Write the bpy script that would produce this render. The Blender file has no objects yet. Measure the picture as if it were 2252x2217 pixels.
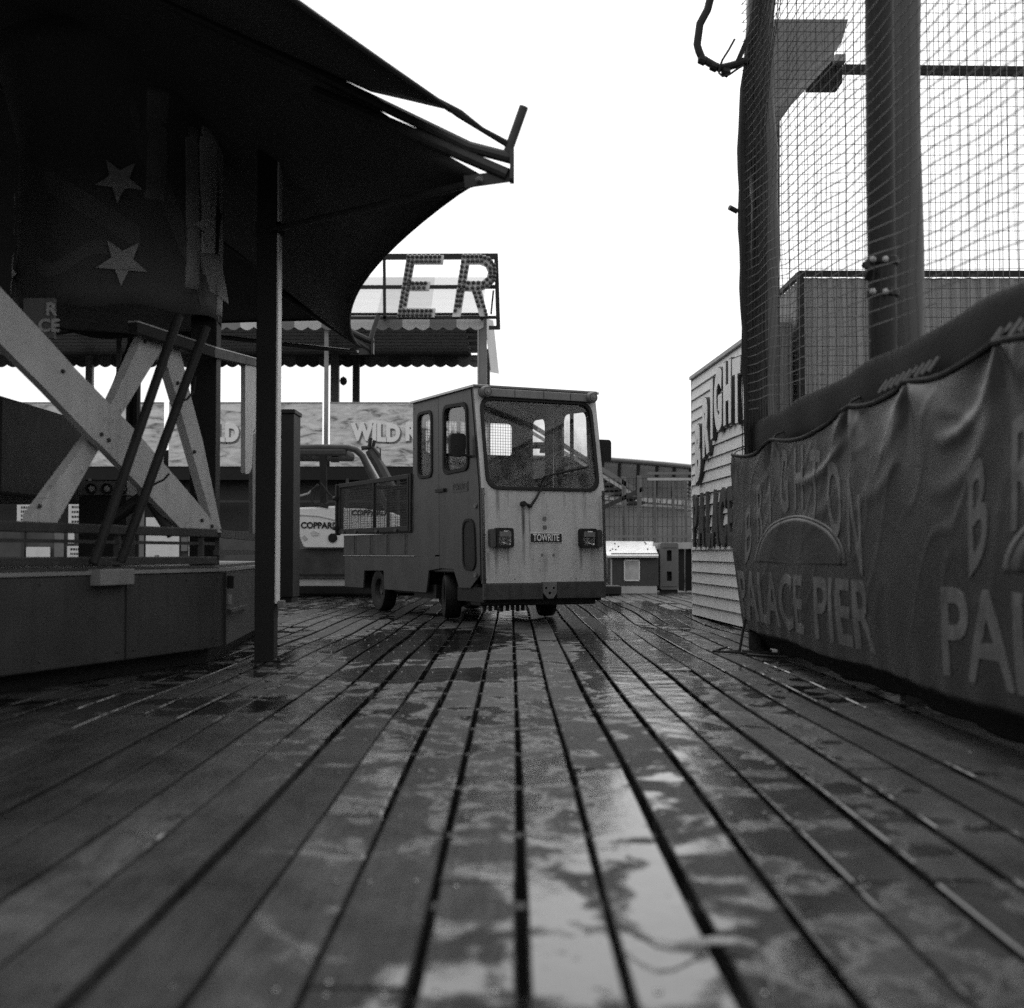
import bpy, math, random
from mathutils import Vector, Matrix, geometry, noise
random.seed(7)
R = math.radians
S = bpy.context.scene
C = S.collection

# ---------------------------------------------------------------- survey of the place
FP, EYE, HOR = 2925.0, 0.6, 1215.0           # focal length in photo pixels, eye height, eye level row
PITCH = math.atan(106.5 / FP)
def ray(u, v):
    x = (u - 1126) / FP; y = (1108.5 - v) / FP
    return Vector((x, math.cos(PITCH) - y * math.sin(PITCH), y * math.cos(PITCH) + math.sin(PITCH)))
def at(u, v, Y):
    d = ray(u, v); t = Y / d.y
    return Vector((d.x * t, Y, EYE + d.z * t))
def onwall(u, v, a, b):
    """point of the vertical wall through plan points a and b seen in direction (u, v)"""
    d = ray(u, v); nx, ny = b[1] - a[1], -(b[0] - a[0])
    t = (nx * a[0] + ny * a[1]) / (nx * d.x + ny * d.y)
    return Vector((d.x * t, d.y * t, EYE + d.z * t))

# ---------------------------------------------------------------- materials
MATS = {}
def mat(name, g, rough=0.6, metal=0.0, var=0.25, scale=6.0, bump=0.0, bscale=40.0, streak=0.0, spec=0.5, isl=0.0, sy=1.0, sx=1.0, spots=0.0):
    if name in MATS: return MATS[name]
    m = bpy.data.materials.new(name); m.use_nodes = True
    nt = m.node_tree; N = nt.nodes; L = nt.links
    b = N['Principled BSDF']
    b.inputs['Roughness'].default_value = rough
    b.inputs['Metallic'].default_value = metal
    b.inputs['Specular IOR Level'].default_value = spec
    tc = N.new('ShaderNodeTexCoord')
    mp = N.new('ShaderNodeMapping'); L.new(tc.outputs['Object'], mp.inputs[0])
    mp.inputs['Scale'].default_value = (sx, sy, 1)
    n1 = N.new('ShaderNodeTexNoise'); n1.inputs['Scale'].default_value = scale; n1.inputs['Detail'].default_value = 8; n1.inputs['Roughness'].default_value = .65
    L.new(mp.outputs[0], n1.inputs['Vector'])
    mr = N.new('ShaderNodeMapRange'); mr.inputs[1].default_value = .25; mr.inputs[2].default_value = .75
    mr.inputs[3].default_value = g * (1 - var); mr.inputs[4].default_value = g * (1 + var)
    L.new(n1.outputs['Fac'], mr.inputs[0])
    out = mr.outputs[0]
    def mul(a, bsock):
        q = N.new('ShaderNodeMath'); q.operation = 'MULTIPLY'; L.new(a, q.inputs[0]); L.new(bsock, q.inputs[1]); return q.outputs[0]
    if streak:
        m2 = N.new('ShaderNodeMapping'); L.new(tc.outputs['Object'], m2.inputs[0]); m2.inputs['Scale'].default_value = (16, 16, .7)
        n2 = N.new('ShaderNodeTexNoise'); n2.inputs['Scale'].default_value = 1.0; n2.inputs['Detail'].default_value = 6
        L.new(m2.outputs[0], n2.inputs['Vector'])
        r2 = N.new('ShaderNodeMapRange'); r2.inputs[1].default_value = .52; r2.inputs[2].default_value = .78; r2.inputs[3].default_value = 1; r2.inputs[4].default_value = 1 - streak
        L.new(n2.outputs['Fac'], r2.inputs[0]); out = mul(out, r2.outputs[0])
    if spots:
        n3 = N.new('ShaderNodeTexNoise'); n3.inputs['Scale'].default_value = 28; n3.inputs['Detail'].default_value = 5
        L.new(tc.outputs['Object'], n3.inputs['Vector'])
        r3 = N.new('ShaderNodeMapRange'); r3.inputs[1].default_value = .62; r3.inputs[2].default_value = .72; r3.inputs[3].default_value = 1; r3.inputs[4].default_value = 1 - spots
        L.new(n3.outputs['Fac'], r3.inputs[0]); out = mul(out, r3.outputs[0])
    if isl:
        ge = N.new('ShaderNodeNewGeometry')
        r4 = N.new('ShaderNodeMapRange'); r4.inputs[3].default_value = 1 - isl; r4.inputs[4].default_value = 1 + isl
        L.new(ge.outputs['Random Per Island'], r4.inputs[0]); out = mul(out, r4.outputs[0])
    cc = N.new('ShaderNodeCombineColor')
    for i in range(3): L.new(out, cc.inputs[i])
    L.new(cc.outputs[0], b.inputs['Base Color'])
    rr = N.new('ShaderNodeMapRange'); rr.inputs[3].default_value = max(.03, rough - .12); rr.inputs[4].default_value = min(1, rough + .12)
    L.new(n1.outputs['Fac'], rr.inputs[0]); L.new(rr.outputs[0], b.inputs['Roughness'])
    if bump:
        nb = N.new('ShaderNodeTexNoise'); nb.inputs['Scale'].default_value = bscale; nb.inputs['Detail'].default_value = 6
        L.new(mp.outputs[0], nb.inputs['Vector'])
        bp = N.new('ShaderNodeBump'); bp.inputs['Strength'].default_value = bump; bp.inputs['Distance'].default_value = .01
        L.new(nb.outputs['Fac'], bp.inputs['Height']); L.new(bp.outputs[0], b.inputs['Normal'])
    MATS[name] = m
    return m

def add_runs(m, runs):
    """grime that has run down the paint below lamps, wiper and seams"""
    nt = m.node_tree; N = nt.nodes; L = nt.links; b = N['Principled BSDF']
    src = b.inputs['Base Color'].links[0].from_node.inputs[0].links[0].from_socket
    tc = N.new('ShaderNodeTexCoord'); sp = N.new('ShaderNodeSeparateXYZ'); L.new(tc.outputs['Object'], sp.inputs[0])
    mp = N.new('ShaderNodeMapping'); mp.inputs['Scale'].default_value = (55, 55, 5); L.new(tc.outputs['Object'], mp.inputs[0])
    nz = N.new('ShaderNodeTexNoise'); nz.inputs['Scale'].default_value = 1; nz.inputs['Detail'].default_value = 5; L.new(mp.outputs[0], nz.inputs['Vector'])
    def ma(op, a, c):
        q = N.new('ShaderNodeMath'); q.operation = op
        for i, s_ in enumerate((a, c)):
            if isinstance(s_, (int, float)): q.inputs[i].default_value = s_
            else: L.new(s_, q.inputs[i])
        return q.outputs[0]
    def rng(s_, a, c, d, e):
        r = N.new('ShaderNodeMapRange'); r.interpolation_type = 'SMOOTHSTEP'
        for i, q in enumerate((a, c, d, e)): r.inputs[i+1].default_value = q
        L.new(s_, r.inputs[0]); return r.outputs[0]
    tot = None
    for (x0, z1, z0, w, k) in runs:
        dx = ma('ABSOLUTE', ma('SUBTRACT', sp.outputs[0], x0), 0)
        f = ma('MULTIPLY', rng(dx, w*.15, w, k, 0), ma('MULTIPLY', rng(sp.outputs[2], z0, z0+(z1-z0)*.8, 0, 1), rng(sp.outputs[2], z1-.01, z1+.01, 1, 0)))
        tot = f if tot is None else ma('ADD', tot, f)
    tot = ma('MULTIPLY', tot, rng(nz.outputs['Fac'], .25, .6, .45, 1.15))
    fac = ma('MAXIMUM', ma('SUBTRACT', 1, tot), .12)
    out = ma('MULTIPLY', src, fac)
    cc = b.inputs['Base Color'].links[0].from_node
    for i in range(3): L.new(out, cc.inputs[i])
RUNS = [(.392,1.03,.36,.026,.75),(.452,1.0,.42,.014,.5),(.13,.64,.34,.03,.55),(.24,.64,.40,.018,.4),(.95,.64,.36,.028,.55),(1.06,.64,.45,.016,.3),(.15,1.14,.80,.03,.45),(1.0,1.14,.80,.03,.35),
        (.25,1.14,.95,.014,.3),(.8,1.14,.9,.02,.25),(.70,.70,.40,.05,.18),(.05,.60,.33,.03,.4),(1.16,1.1,.4,.03,.3),(.6,.58,.34,.03,.25)]

def glass(name, dirt=0.0):
    if name in MATS: return MATS[name]
    m = bpy.data.materials.new(name); m.use_nodes = True
    nt = m.node_tree; N = nt.nodes; L = nt.links; N.clear()
    o = N.new('ShaderNodeOutputMaterial')
    tr = N.new('ShaderNodeBsdfTransparent'); tr.inputs[0].default_value = (.96, .96, .96, 1)
    gl = N.new('ShaderNodeBsdfGlossy'); gl.inputs['Roughness'].default_value = .03
    fr = N.new('ShaderNodeFresnel')
    gg = N.new('ShaderNodeNewGeometry'); gi = N.new('ShaderNodeMapRange'); gi.inputs[3].default_value = 1.45; gi.inputs[4].default_value = 1/1.45
    L.new(gg.outputs['Backfacing'], gi.inputs[0]); L.new(gi.outputs[0], fr.inputs['IOR'])
    mx = N.new('ShaderNodeMixShader'); L.new(fr.outputs[0], mx.inputs[0]); L.new(tr.outputs[0], mx.inputs[1]); L.new(gl.outputs[0], mx.inputs[2])
    last = mx.outputs[0]
    if dirt:
        tc = N.new('ShaderNodeTexCoord')
        vo = N.new('ShaderNodeTexVoronoi'); vo.inputs['Scale'].default_value = 75; vo.inputs['Randomness'].default_value = 1
        L.new(tc.outputs['Object'], vo.inputs['Vector'])
        n1 = N.new('ShaderNodeTexNoise'); n1.inputs['Scale'].default_value = 2.6; n1.inputs['Detail'].default_value = 5
        L.new(tc.outputs['Object'], n1.inputs['Vector'])
        a = N.new('ShaderNodeMapRange'); a.inputs[1].default_value = .42; a.inputs[2].default_value = .68; L.new(n1.outputs['Fac'], a.inputs[0])
        a.inputs[3].default_value = .05; a.inputs[4].default_value = .5
        d = N.new('ShaderNodeMath'); d.operation = 'LESS_THAN'; L.new(vo.outputs['Distance'], d.inputs[0]); L.new(a.outputs[0], d.inputs[1])
        a2 = N.new('ShaderNodeMapRange'); a2.inputs[1].default_value = .45; a2.inputs[2].default_value = .7; a2.inputs[3].default_value = .04; a2.inputs[4].default_value = dirt
        L.new(n1.outputs['Fac'], a2.inputs[0])
        mm = N.new('ShaderNodeMath'); mm.operation = 'MULTIPLY_ADD'; L.new(d.outputs[0], mm.inputs[0]); mm.inputs[1].default_value = .16; L.new(a2.outputs[0], mm.inputs[2])
        df = N.new('ShaderNodeBsdfTranslucent'); df.inputs[0].default_value = (.95, .95, .95, 1)
        d2 = N.new('ShaderNodeBsdfDiffuse'); d2.inputs[0].default_value = (.35, .35, .35, 1)
        m2 = N.new('ShaderNodeMixShader'); m2.inputs[0].default_value = .25; L.new(df.outputs[0], m2.inputs[1]); L.new(d2.outputs[0], m2.inputs[2])
        m3 = N.new('ShaderNodeMixShader'); L.new(mm.outputs[0], m3.inputs[0]); L.new(last, m3.inputs[1]); L.new(m2.outputs[0], m3.inputs[2])
        last = m3.outputs[0]
    L.new(last, o.inputs[0])
    MATS[name] = m
    return m

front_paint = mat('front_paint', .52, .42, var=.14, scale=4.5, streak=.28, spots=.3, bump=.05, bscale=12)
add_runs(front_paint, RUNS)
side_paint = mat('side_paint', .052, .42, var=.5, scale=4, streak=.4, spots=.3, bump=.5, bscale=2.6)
bumper_steel = mat('bumper_steel', .05, .5, var=.5, scale=9, streak=.4, bump=.2, bscale=20)
trim_paint = mat('trim_paint', .17, .45, var=.2, scale=5, streak=.3)
rubber = mat('rubber', .016, .65, spec=.3, var=.3, bump=.2, bscale=80)
blacksteel = mat('blacksteel', .018, .6, spec=.3, var=.4, scale=14, bump=.15, bscale=60)
darksteel = mat('darksteel', .04, .55, spec=.4, var=.4, scale=12, bump=.1)
galv = mat('galvanised', .3, .4, metal=.6, var=.25, scale=20)
bright_edge = mat('bright_edge', .55, .35, metal=.3, var=.1)
white = mat('white_paint', .74, .5, var=.08, scale=8, streak=.15)
palegrey = mat('pale_grey', .42, .55, var=.12, scale=6, streak=.15)
midgrey = mat('mid_grey', .16, .6, var=.2, scale=6)
black_paint = mat('black_paint', .013, .6, spec=.25, var=.3)
fabric_dark = mat('fabric_dark', .025, .85, spec=.2, var=.35, scale=3, bump=.2, bscale=12)
plate_black = mat('plate_black', .015, .4)
plate_white = mat('plate_white', .85, .4, var=.05)

# ---------------------------------------------------------------- helpers
class MB:
    def __init__(s): s.v = []; s.f = []
    def add(s, vs, fs):
        o = len(s.v); s.v += [Vector(p) for p in vs]; s.f += [tuple(i + o for i in f) for f in fs]; return s
    def box(s, x0, x1, y0, y1, z0, z1):
        return s.add([(x0,y0,z0),(x1,y0,z0),(x1,y1,z0),(x0,y1,z0),(x0,y0,z1),(x1,y0,z1),(x1,y1,z1),(x0,y1,z1)],
                     [(0,3,2,1),(4,5,6,7),(0,1,5,4),(1,2,6,5),(2,3,7,6),(3,0,4,7)])
    def bar(s, a, b, w, h=None, up=(0,0,1)):
        a, b = Vector(a), Vector(b); h = h or w; d = (b - a).normalized(); up = Vector(up)
        if abs(d.dot(up)) > .98: up = Vector((0,1,0))
        x = d.cross(up).normalized() * w / 2; y = x.cross(d).normalized() * h / 2
        return s.add([a-x-y, a+x-y, a+x+y, a-x+y, b-x-y, b+x-y, b+x+y, b-x+y],
                     [(0,1,2,3)[::-1],(4,5,6,7),(0,1,5,4),(1,2,6,5),(2,3,7,6),(3,0,4,7)])
    def tube(s, pts, r, n=10, closed=False, cap=True):
        pts = [Vector(p) for p in pts]; m = len(pts); o = len(s.v); prev = None
        rs = r if isinstance(r, (list, tuple)) else [r] * m
        for i, p in enumerate(pts):
            if closed: d = pts[(i+1) % m] - pts[i-1]
            else: d = pts[min(i+1, m-1)] - pts[max(i-1, 0)]
            d.normalize()
            if prev is None: x = d.orthogonal().normalized()
            else: x = (prev - d * prev.dot(d)).normalized()
            prev = x; y = d.cross(x)
            for k in range(n):
                t = 2 * math.pi * k / n; s.v.append(p + x * math.cos(t) * rs[i] + y * math.sin(t) * rs[i])
        for i in range(m if closed else m - 1):
            for k in range(n):
                a = o + i*n + k; b = o + i*n + (k+1) % n; c = o + ((i+1) % m)*n + (k+1) % n; d2 = o + ((i+1) % m)*n + k
                s.f.append((a, b, c, d2))
        if cap and not closed:
            s.f.append(tuple(o + k for k in range(n))[::-1]); s.f.append(tuple(o + (m-1)*n + k for k in range(n)))
        return s
    def cyl(s, a, b, r, n=24, r2=None): return s.tube([a, b], [r, r2 if r2 is not None else r], n)
    def lathe(s, prof, origin, axis, n=32):
        o = Vector(origin); ax = Vector(axis).normalized(); x = ax.orthogonal().normalized(); y = ax.cross(x); b = len(s.v)
        for (r, h) in prof:
            for k in range(n):
                t = 2*math.pi*k/n; s.v.append(o + ax*h + (x*math.cos(t) + y*math.sin(t))*r)
        for i in range(len(prof)-1):
            for k in range(n): s.f.append((b+i*n+k, b+i*n+(k+1)%n, b+(i+1)*n+(k+1)%n, b+(i+1)*n+k))
        return s
    def plate(s, outer, holes, fn, th):
        """flat plate: 2D outline and holes, mapped by fn(a, b, depth) -> point; th thickness"""
        loops = [list(outer)] + [list(h) for h in holes]
        tris = geometry.tessellate_polygon([[Vector((p[0], p[1], 0)) for p in l] for l in loops])
        flat = [p for l in loops for p in l]; n = len(flat); o = len(s.v)
        for p in flat: s.v.append(Vector(fn(p[0], p[1], 0)))
        for p in flat: s.v.append(Vector(fn(p[0], p[1], th)))
        for t in tris:
            s.f.append(tuple(o+i for i in t)); s.f.append(tuple(o+n+i for i in t[::-1]))
        k = 0
        for l in loops:
            m = len(l)
            for i in range(m):
                a, b = k+i, k+(i+1) % m; s.f.append((o+a, o+b, o+n+b, o+n+a))
            k += m
        return s
    def grid(s, fn, nu, nv):
        o = len(s.v)
        for j in range(nv+1):
            for i in range(nu+1): s.v.append(Vector(fn(i/nu, j/nv)))
        for j in range(nv):
            for i in range(nu):
                a = o + j*(nu+1) + i; s.f.append((a, a+1, a+nu+2, a+nu+1))
        return s
    def obj(s, name, m, parent=None, bev=0.0, smooth=False, solid=0.0, seg=2, fix=True):
        me = bpy.data.meshes.new(name); me.from_pydata([tuple(p) for p in s.v], [], s.f); me.update()
        if fix:
            import bmesh
            bm = bmesh.new(); bm.from_mesh(me); bmesh.ops.recalc_face_normals(bm, faces=bm.faces); bm.to_mesh(me); bm.free()
        me.materials.append(m)
        o = bpy.data.objects.new(name, me); C.objects.link(o)
        if parent: o.parent = parent
        if smooth:
            for p in me.polygons: p.use_smooth = True
            try: me.set_sharp_from_angle(angle=R(35))
            except Exception: pass
        if bev:
            b = o.modifiers.new('b', 'BEVEL'); b.width = bev; b.segments = seg; b.limit_method = 'ANGLE'
        if solid:
            b = o.modifiers.new('s', 'SOLIDIFY'); b.thickness = solid; b.offset = 0
        return o

def tag(o, label=None, cat=None, group=None, kind=None):
    if label: o['label'] = label
    if cat: o['category'] = cat
    if group: o['group'] = group
    if kind: o['kind'] = kind
    return o
def empty(name, loc, rz=0, **k):
    o = bpy.data.objects.new(name, None); C.objects.link(o); o.location = loc; o.rotation_euler = (0, 0, rz)
    o.empty_display_size = .1
    return tag(o, **k)
def copy_tree(o, parent=None, location=None):
    c = o.copy(); C.objects.link(c)
    if parent: c.parent = parent
    if location is not None: c.location = location
    for ch in list(o.children): copy_tree(ch, c)
    return c
def local(root, *objs):
    """parts modelled in world coordinates go under a thing placed at its base"""
    inv = Matrix.Translation(root.location) @ Matrix.Rotation(root.rotation_euler.z, 4, 'Z')
    inv = inv.inverted()
    for o in objs:
        o.data.transform(inv)
def rr(x0, x1, y0, y1, r, n=6):
    out = []
    for cx, cy, a0 in ((x1-r, y1-r, 0), (x0+r, y1-r, 90), (x0+r, y0+r, 180), (x1-r, y0+r, 270)):
        for k in range(n+1):
            t = R(a0 + 90*k/n); out.append((cx + r*math.cos(t), cy + r*math.sin(t)))
    return out
def quad_rr(p00, p10, p11, p01, r=.1, n=5):
    """rounded quad from four corners (bl, br, tr, tl)"""
    P = [Vector((a, b)) for a, b in (p00, p10, p11, p01)]; out = []
    for i in range(4):
        p, a, b = P[i], P[i-1], P[(i+1) % 4]
        s, e = p + (a-p).normalized()*r, p + (b-p).normalized()*r
        for k in range(n+1):
            t = k/n; q = s*(1-t)**2 + p*2*t*(1-t) + e*t*t; out.append((q.x, q.y))
    return out
def text_mesh(txt, size, ext, m, name, fn=None, offset=0.0, align='CENTER', parent=None, shear=0, sx=1.0, bevel=0):
    cu = bpy.data.curves.new('t', 'FONT'); cu.body = txt; cu.size = size; cu.extrude = ext; cu.offset = offset
    cu.align_x = align; cu.align_y = 'CENTER'; cu.shear = shear; cu.bevel_depth = bevel; cu.resolution_u = 4
    o = bpy.data.objects.new('t', cu); C.objects.link(o)
    bpy.context.view_layer.update()
    dg = bpy.context.evaluated_depsgraph_get()
    me = bpy.data.meshes.new_from_object(o.evaluated_get(dg)); bpy.data.objects.remove(o); bpy.data.curves.remove(cu)
    for v in me.vertices:
        p = Vector((v.co.x*sx, v.co.y, v.co.z)); v.co = fn(p) if fn else p
    me.materials.clear(); me.materials.append(m); me.name = name
    ob = bpy.data.objects.new(name, me); C.objects.link(ob)
    if parent: ob.parent = parent
    return ob

# ================================================================ SETTING: deck, sea, sky
def deck_z(x, y):
    q = min(1, max(0, (x-.6)/.6)) * min(1, max(0, (1.95-x)/.3)); q = q*q*(3-2*q)
    return -.024*q*math.exp(-((y-11.4)/1.5)**2) + .004 * math.sin(y * 1.9 + x) + .003 * math.sin(y * .8 - x * 2)
def wet_wood():
    m = bpy.data.materials.new('wet_boards'); m.use_nodes = True
    nt = m.node_tree; N = nt.nodes; L = nt.links; b = N['Principled BSDF']
    tc = N.new('ShaderNodeTexCoord'); ge = N.new('ShaderNodeNewGeometry')
    def noise_(scale, det, sc=(1,1,1), rough=.6, off=0, dist=0):
        mp = N.new('ShaderNodeMapping'); mp.inputs['Scale'].default_value = sc; mp.inputs['Location'].default_value = (off, off*1.7, 0)
        L.new(tc.outputs['Object'], mp.inputs[0])
        n = N.new('ShaderNodeTexNoise'); n.inputs['Scale'].default_value = scale; n.inputs['Detail'].default_value = det; n.inputs['Roughness'].default_value = rough
        n.inputs['Distortion'].default_value = dist
        L.new(mp.outputs[0], n.inputs['Vector']); return n.outputs['Fac']
    def rng(s, a, bb, c, d, clamp=True):
        r = N.new('ShaderNodeMapRange'); r.clamp = clamp
        for i, q in enumerate((a, bb, c, d)): r.inputs[i+1].default_value = q
        L.new(s, r.inputs[0]); return r.outputs[0]
    def ma(op, a, bb):
        q = N.new('ShaderNodeMath'); q.operation = op
        for i, s in enumerate((a, bb)):
            if isinstance(s, (int, float)): q.inputs[i].default_value = s
            else: L.new(s, q.inputs[i])
        return q.outputs[0]
    rnd = ge.outputs['Random Per Island']
    grain = noise_(9, 9, (12, .4, 1), .75)
    fine = noise_(60, 4, (3, .4, 1), .6)
    # film of water: patchy, some boards hold more of it
    patch = noise_(6.5, 5, (1, .75, 1), .55, 3, .3)
    big = noise_(.8, 3, (1, 1, 1), .5, 11)
    w = ma('ADD', ma('ADD', ma('MULTIPLY', rng(patch, .36, .64, 0, 1), .55), ma('MULTIPLY', rng(big, .35, .65, 0, 1), .35)), ma('MULTIPLY', ma('SUBTRACT', rnd, .5), .32))
    # standing water in the low spots of the deck
    sep = N.new('ShaderNodeSeparateXYZ'); L.new(tc.outputs['Object'], sep.inputs[0])
    for (cx, cy, rx, ry, k) in PUDDLES:
        dx = ma('DIVIDE', ma('SUBTRACT', sep.outputs[0], cx), rx); dy = ma('DIVIDE', ma('SUBTRACT', sep.outputs[1], cy), ry)
        r = ma('SQRT', ma('ADD', ma('MULTIPLY', dx, dx), ma('MULTIPLY', dy, dy)), 0)
        r = ma('ADD', r, ma('MULTIPLY', ma('SUBTRACT', patch, .5), 1.1))
        w = ma('ADD', w, rng(r, .45, 1.15, k, 0))
    wet = rng(w, .47, .62, 0, 1)
    blot = noise_(3.1, 7, (1.6, .8, 1), .7, 5, .6)
    tone = ma('MULTIPLY', ma('MULTIPLY', rng(grain, .28, .72, .015, .062), rng(rnd, 0, 1, .6, 1.4)), rng(blot, .36, .64, .42, 1.7))
    tone = ma('MULTIPLY', tone, rng(fine, .3, .7, .85, 1.12))
    tone = ma('MULTIPLY', tone, rng(wet, 0, 1, 1.0, .42))
    cc = N.new('ShaderNodeCombineColor')
    for i in range(3): L.new(tone, cc.inputs[i])
    L.new(cc.outputs[0], b.inputs['Base Color'])
    L.new(rng(wet, 0, 1, .66, .085), b.inputs['Roughness']); L.new(rng(wet, 0, 1, .16, .62), b.inputs['Specular IOR Level'])
    b.inputs['IOR'].default_value = 1.48
    bp = N.new('ShaderNodeBump'); bp.inputs['Distance'].default_value = .004
    L.new(rng(wet, 0, 1, 1.0, .08), bp.inputs['Strength']); L.new(ma('ADD', grain, ma('MULTIPLY', fine, .5)), bp.inputs['Height'])
    bp2 = N.new('ShaderNodeBump'); bp2.inputs['Strength'].default_value = .35; bp2.inputs['Distance'].default_value = .012
    L.new(patch, bp2.inputs['Height']); L.new(bp.outputs[0], bp2.inputs['Normal'])
    L.new(bp2.outputs[0], b.inputs['Normal'])
    return m
PUDDLES = [(-1.35, 5.1, .95, .55, .5), (-.75, 8.6, .75, 1.6, .5), (-.42, 6.6, .55, .45, .45), (.62, 7.6, .3, 2.6, .3), (.5, 5.6, .35, 1.0, .3), (.45, 3.4, .45, 2.0, .12), (.35, 2.1, .4, .5, .04), (-1.6, 3.2, 1.2, 2.0, -.35), (1.9, 3.2, 1.0, 2.2, -.35), (-1.2, 2.0, .8, 1.2, -.25), (-.25, 9.8, .45, .9, .3), (1.0, 12.5, .9, 4.5, .30), (.3, 14.0, 2.2, 3.2, .22), (-1.4, 16.5, 2.5, 3.0, .22), (.95, 8.6, .35, 2.2, .2)]
mb = MB(); rnd = random.Random(3)
PITCHW, GAP = .1505, .0155
rows = [-1.2 + .61 * k for k in range(60)]      # joists every 0.61 m
nail = MB()
for i in range(-62, 63):
    xc = i * PITCHW + .088
    w2 = (PITCHW - GAP) / 2
    y = rows[0]
    k = rnd.randint(1, 7)
    ys = [rows[0]]
    while k < len(rows):
        ys.append(rows[k]); k += rnd.choice([5, 6, 7, 8])
    ys.append(rows[-1])
    for a, b in zip(ys[:-1], ys[1:]):
        a += rnd.choice([.003,.004,.010]); b -= .004
        n = max(2, int((b - a) / .3)); dz = rnd.uniform(-.0035, .003); tilt = rnd.uniform(-.003, .003); ww = w2 + rnd.uniform(-.004, .0015); warp = rnd.uniform(-.006, .006)
        prof = [(-ww, -.035), (-ww, -.003), (-ww+.004, 0), (ww-.004, 0), (ww, -.003), (ww, -.035)]
        o = len(mb.v)
        for j in range(n+1):
            yy = a + (b-a)*j/n; xx = xc + warp*math.sin(math.pi*j/n)
            for (px, pz) in prof:
                mb.v.append(Vector((xx+px, yy, pz + dz + tilt*px/w2 + deck_z(xc, yy))))
        for j in range(n):
            for q in range(5):
                p0 = o + j*6 + q; mb.f.append((p0, p0+1, p0+7, p0+6))
        mb.f.append(tuple(o+q for q in range(6))); mb.f.append(tuple(o+n*6+q for q in range(6))[::-1])
        if abs(xc) < 3.2:
            for yr in rows:
                if a - .01 < yr < min(b + .02, 16):
                    for sx_ in (-.042, .042):
                        yy = min(max(yr + rnd.uniform(-.012, .012), a + .02), b - .02)
                        p = Vector((xc + sx_ + rnd.uniform(-.006, .006), yy, dz + deck_z(xc, yy) + .0012))
                        o2 = len(nail.v)
                        nail.v.append(p + Vector((0, 0, .0008)))
                        for q in range(8): nail.v.append(p + Vector((.0065*math.cos(q*math.pi/4), .0065*math.sin(q*math.pi/4), -.0006)))
                        for q in range(8): nail.f.append((o2, o2+1+q, o2+1+(q+1) % 8))
deck = mb.obj('deck', wet_wood()); tag(deck, kind='structure', label='wet timber boards of the pier deck')
nl = nail.obj('deck_nails', mat('nail', .03, .22), fix=False); tag(nl, kind='structure', label='nail heads in the pier boards')
mb = MB()
for yr in rows: mb.box(-9.4, 9.4, yr-.03, yr+.03, -.2, -.046)
tag(mb.obj('deck_joists', mat('joist', .05, .8)), kind='structure', label='timber joists under the pier deck')
def sea_mat():
    m = mat('sea', .06, .25, var=.2, scale=.5, bump=.6, bscale=2.0); return m
mb = MB(); mb.add([(-3000,-3000,-5),(3000,-3000,-5),(3000,3000,-5),(-3000,3000,-5)], [(0,1,2,3)])
tag(mb.obj('water', sea_mat()), kind='structure', label='sea below the pier')

# ================================================================ UTILITY TRUCK
T = empty('utility_truck', (-.336, 11.5, 0), R(25.84), label='boxy electric utility truck with pale front, dark sides and mesh load bed', cat='truck')
W = 1.206
def yf(z): return (-.172 - .038*(1.15-z)/.81) if z <= 1.15 else -.172*(2.04-z)/.89
def ff(a, b, d): return (a, yf(b) + d, b)          # on the front face, depth towards the rear
def fl(a, b, d): return (d, a, b)                  # left side, a = y, b = z
def frr(a, b, d): return (W - d, a, b)
# lower front panel
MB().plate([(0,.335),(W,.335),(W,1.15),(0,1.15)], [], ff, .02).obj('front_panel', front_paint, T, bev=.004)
ws_hole = quad_rr((.075,1.168),(W-.075,1.168),(W-.075,1.93),(.075,1.93), .11)
ws_out = quad_rr((.045,1.137),(W-.045,1.137),(W-.045,1.962),(.045,1.962), .13)
MB().plate([(0,1.15),(W,1.15),(W,2.035),(0,2.035)], [quad_rr((.06,1.158),(W-.06,1.158),(W-.06,1.945),(.06,1.945), .12)], ff, .03).obj('windscreen_surround', front_paint, T)
g = MB().plate(ws_out, [ws_hole], lambda a,b,d: (a, yf(b)-.014+d, b), .04).obj('windscreen_seal', rubber, T, bev=.004)
wsg = MB().plate(ws_hole, [], lambda a,b,d: (a, yf(b)+.006+d, b), .005).obj('windscreen', glass('windscreen_glass', .42), T)
# header with visor and marker lamps
MB().plate([(.1,1.955),(W-.1,1.955),(W-.1,2.026),(.1,2.026)], [], lambda a,b,d: (a, -.055+d, b), .05).obj('visor', trim_paint, T, bev=.006)
for x in (.375, .66, .93):
    MB().box(x-.002, x+.002, -.058, -.054, 1.957, 2.024).obj('visor_seam', blacksteel, T)
for x in (.09, W-.07):
    l = MB().lathe([(.001,-.11),(.03,-.108),(.046,-.098),(.05,-.085),(.05,-.01)], (x, .0, 1.992), (0,1,0), 28).obj('marker_lamp', midgrey, T, smooth=True)
    MB().lathe([(.001,-.118),(.008,-.118),(.01,-.108)], (x, 0, 1.992), (0,1,0), 12).obj('lamp_screw', galv, l)
    MB().lathe([(.034,-.1085),(.036,-.111),(.038,-.106)], (x, 0, 1.992), (0,1,0), 24).obj('lamp_ring', blacksteel, l)
# roof
MB().box(-.012, W+.012, -.028, 1.44, 2.036, 2.058).obj('roof', trim_paint, T, bev=.006)
MB().box(-.03, -.012, -.03, 1.45, 2.03, 2.052).obj('gutter', bright_edge, T, bev=.003)
MB().box(W+.012, W+.03, -.03, 1.45, 2.03, 2.052).obj('gutter', bright_edge, T, bev=.003)
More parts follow.
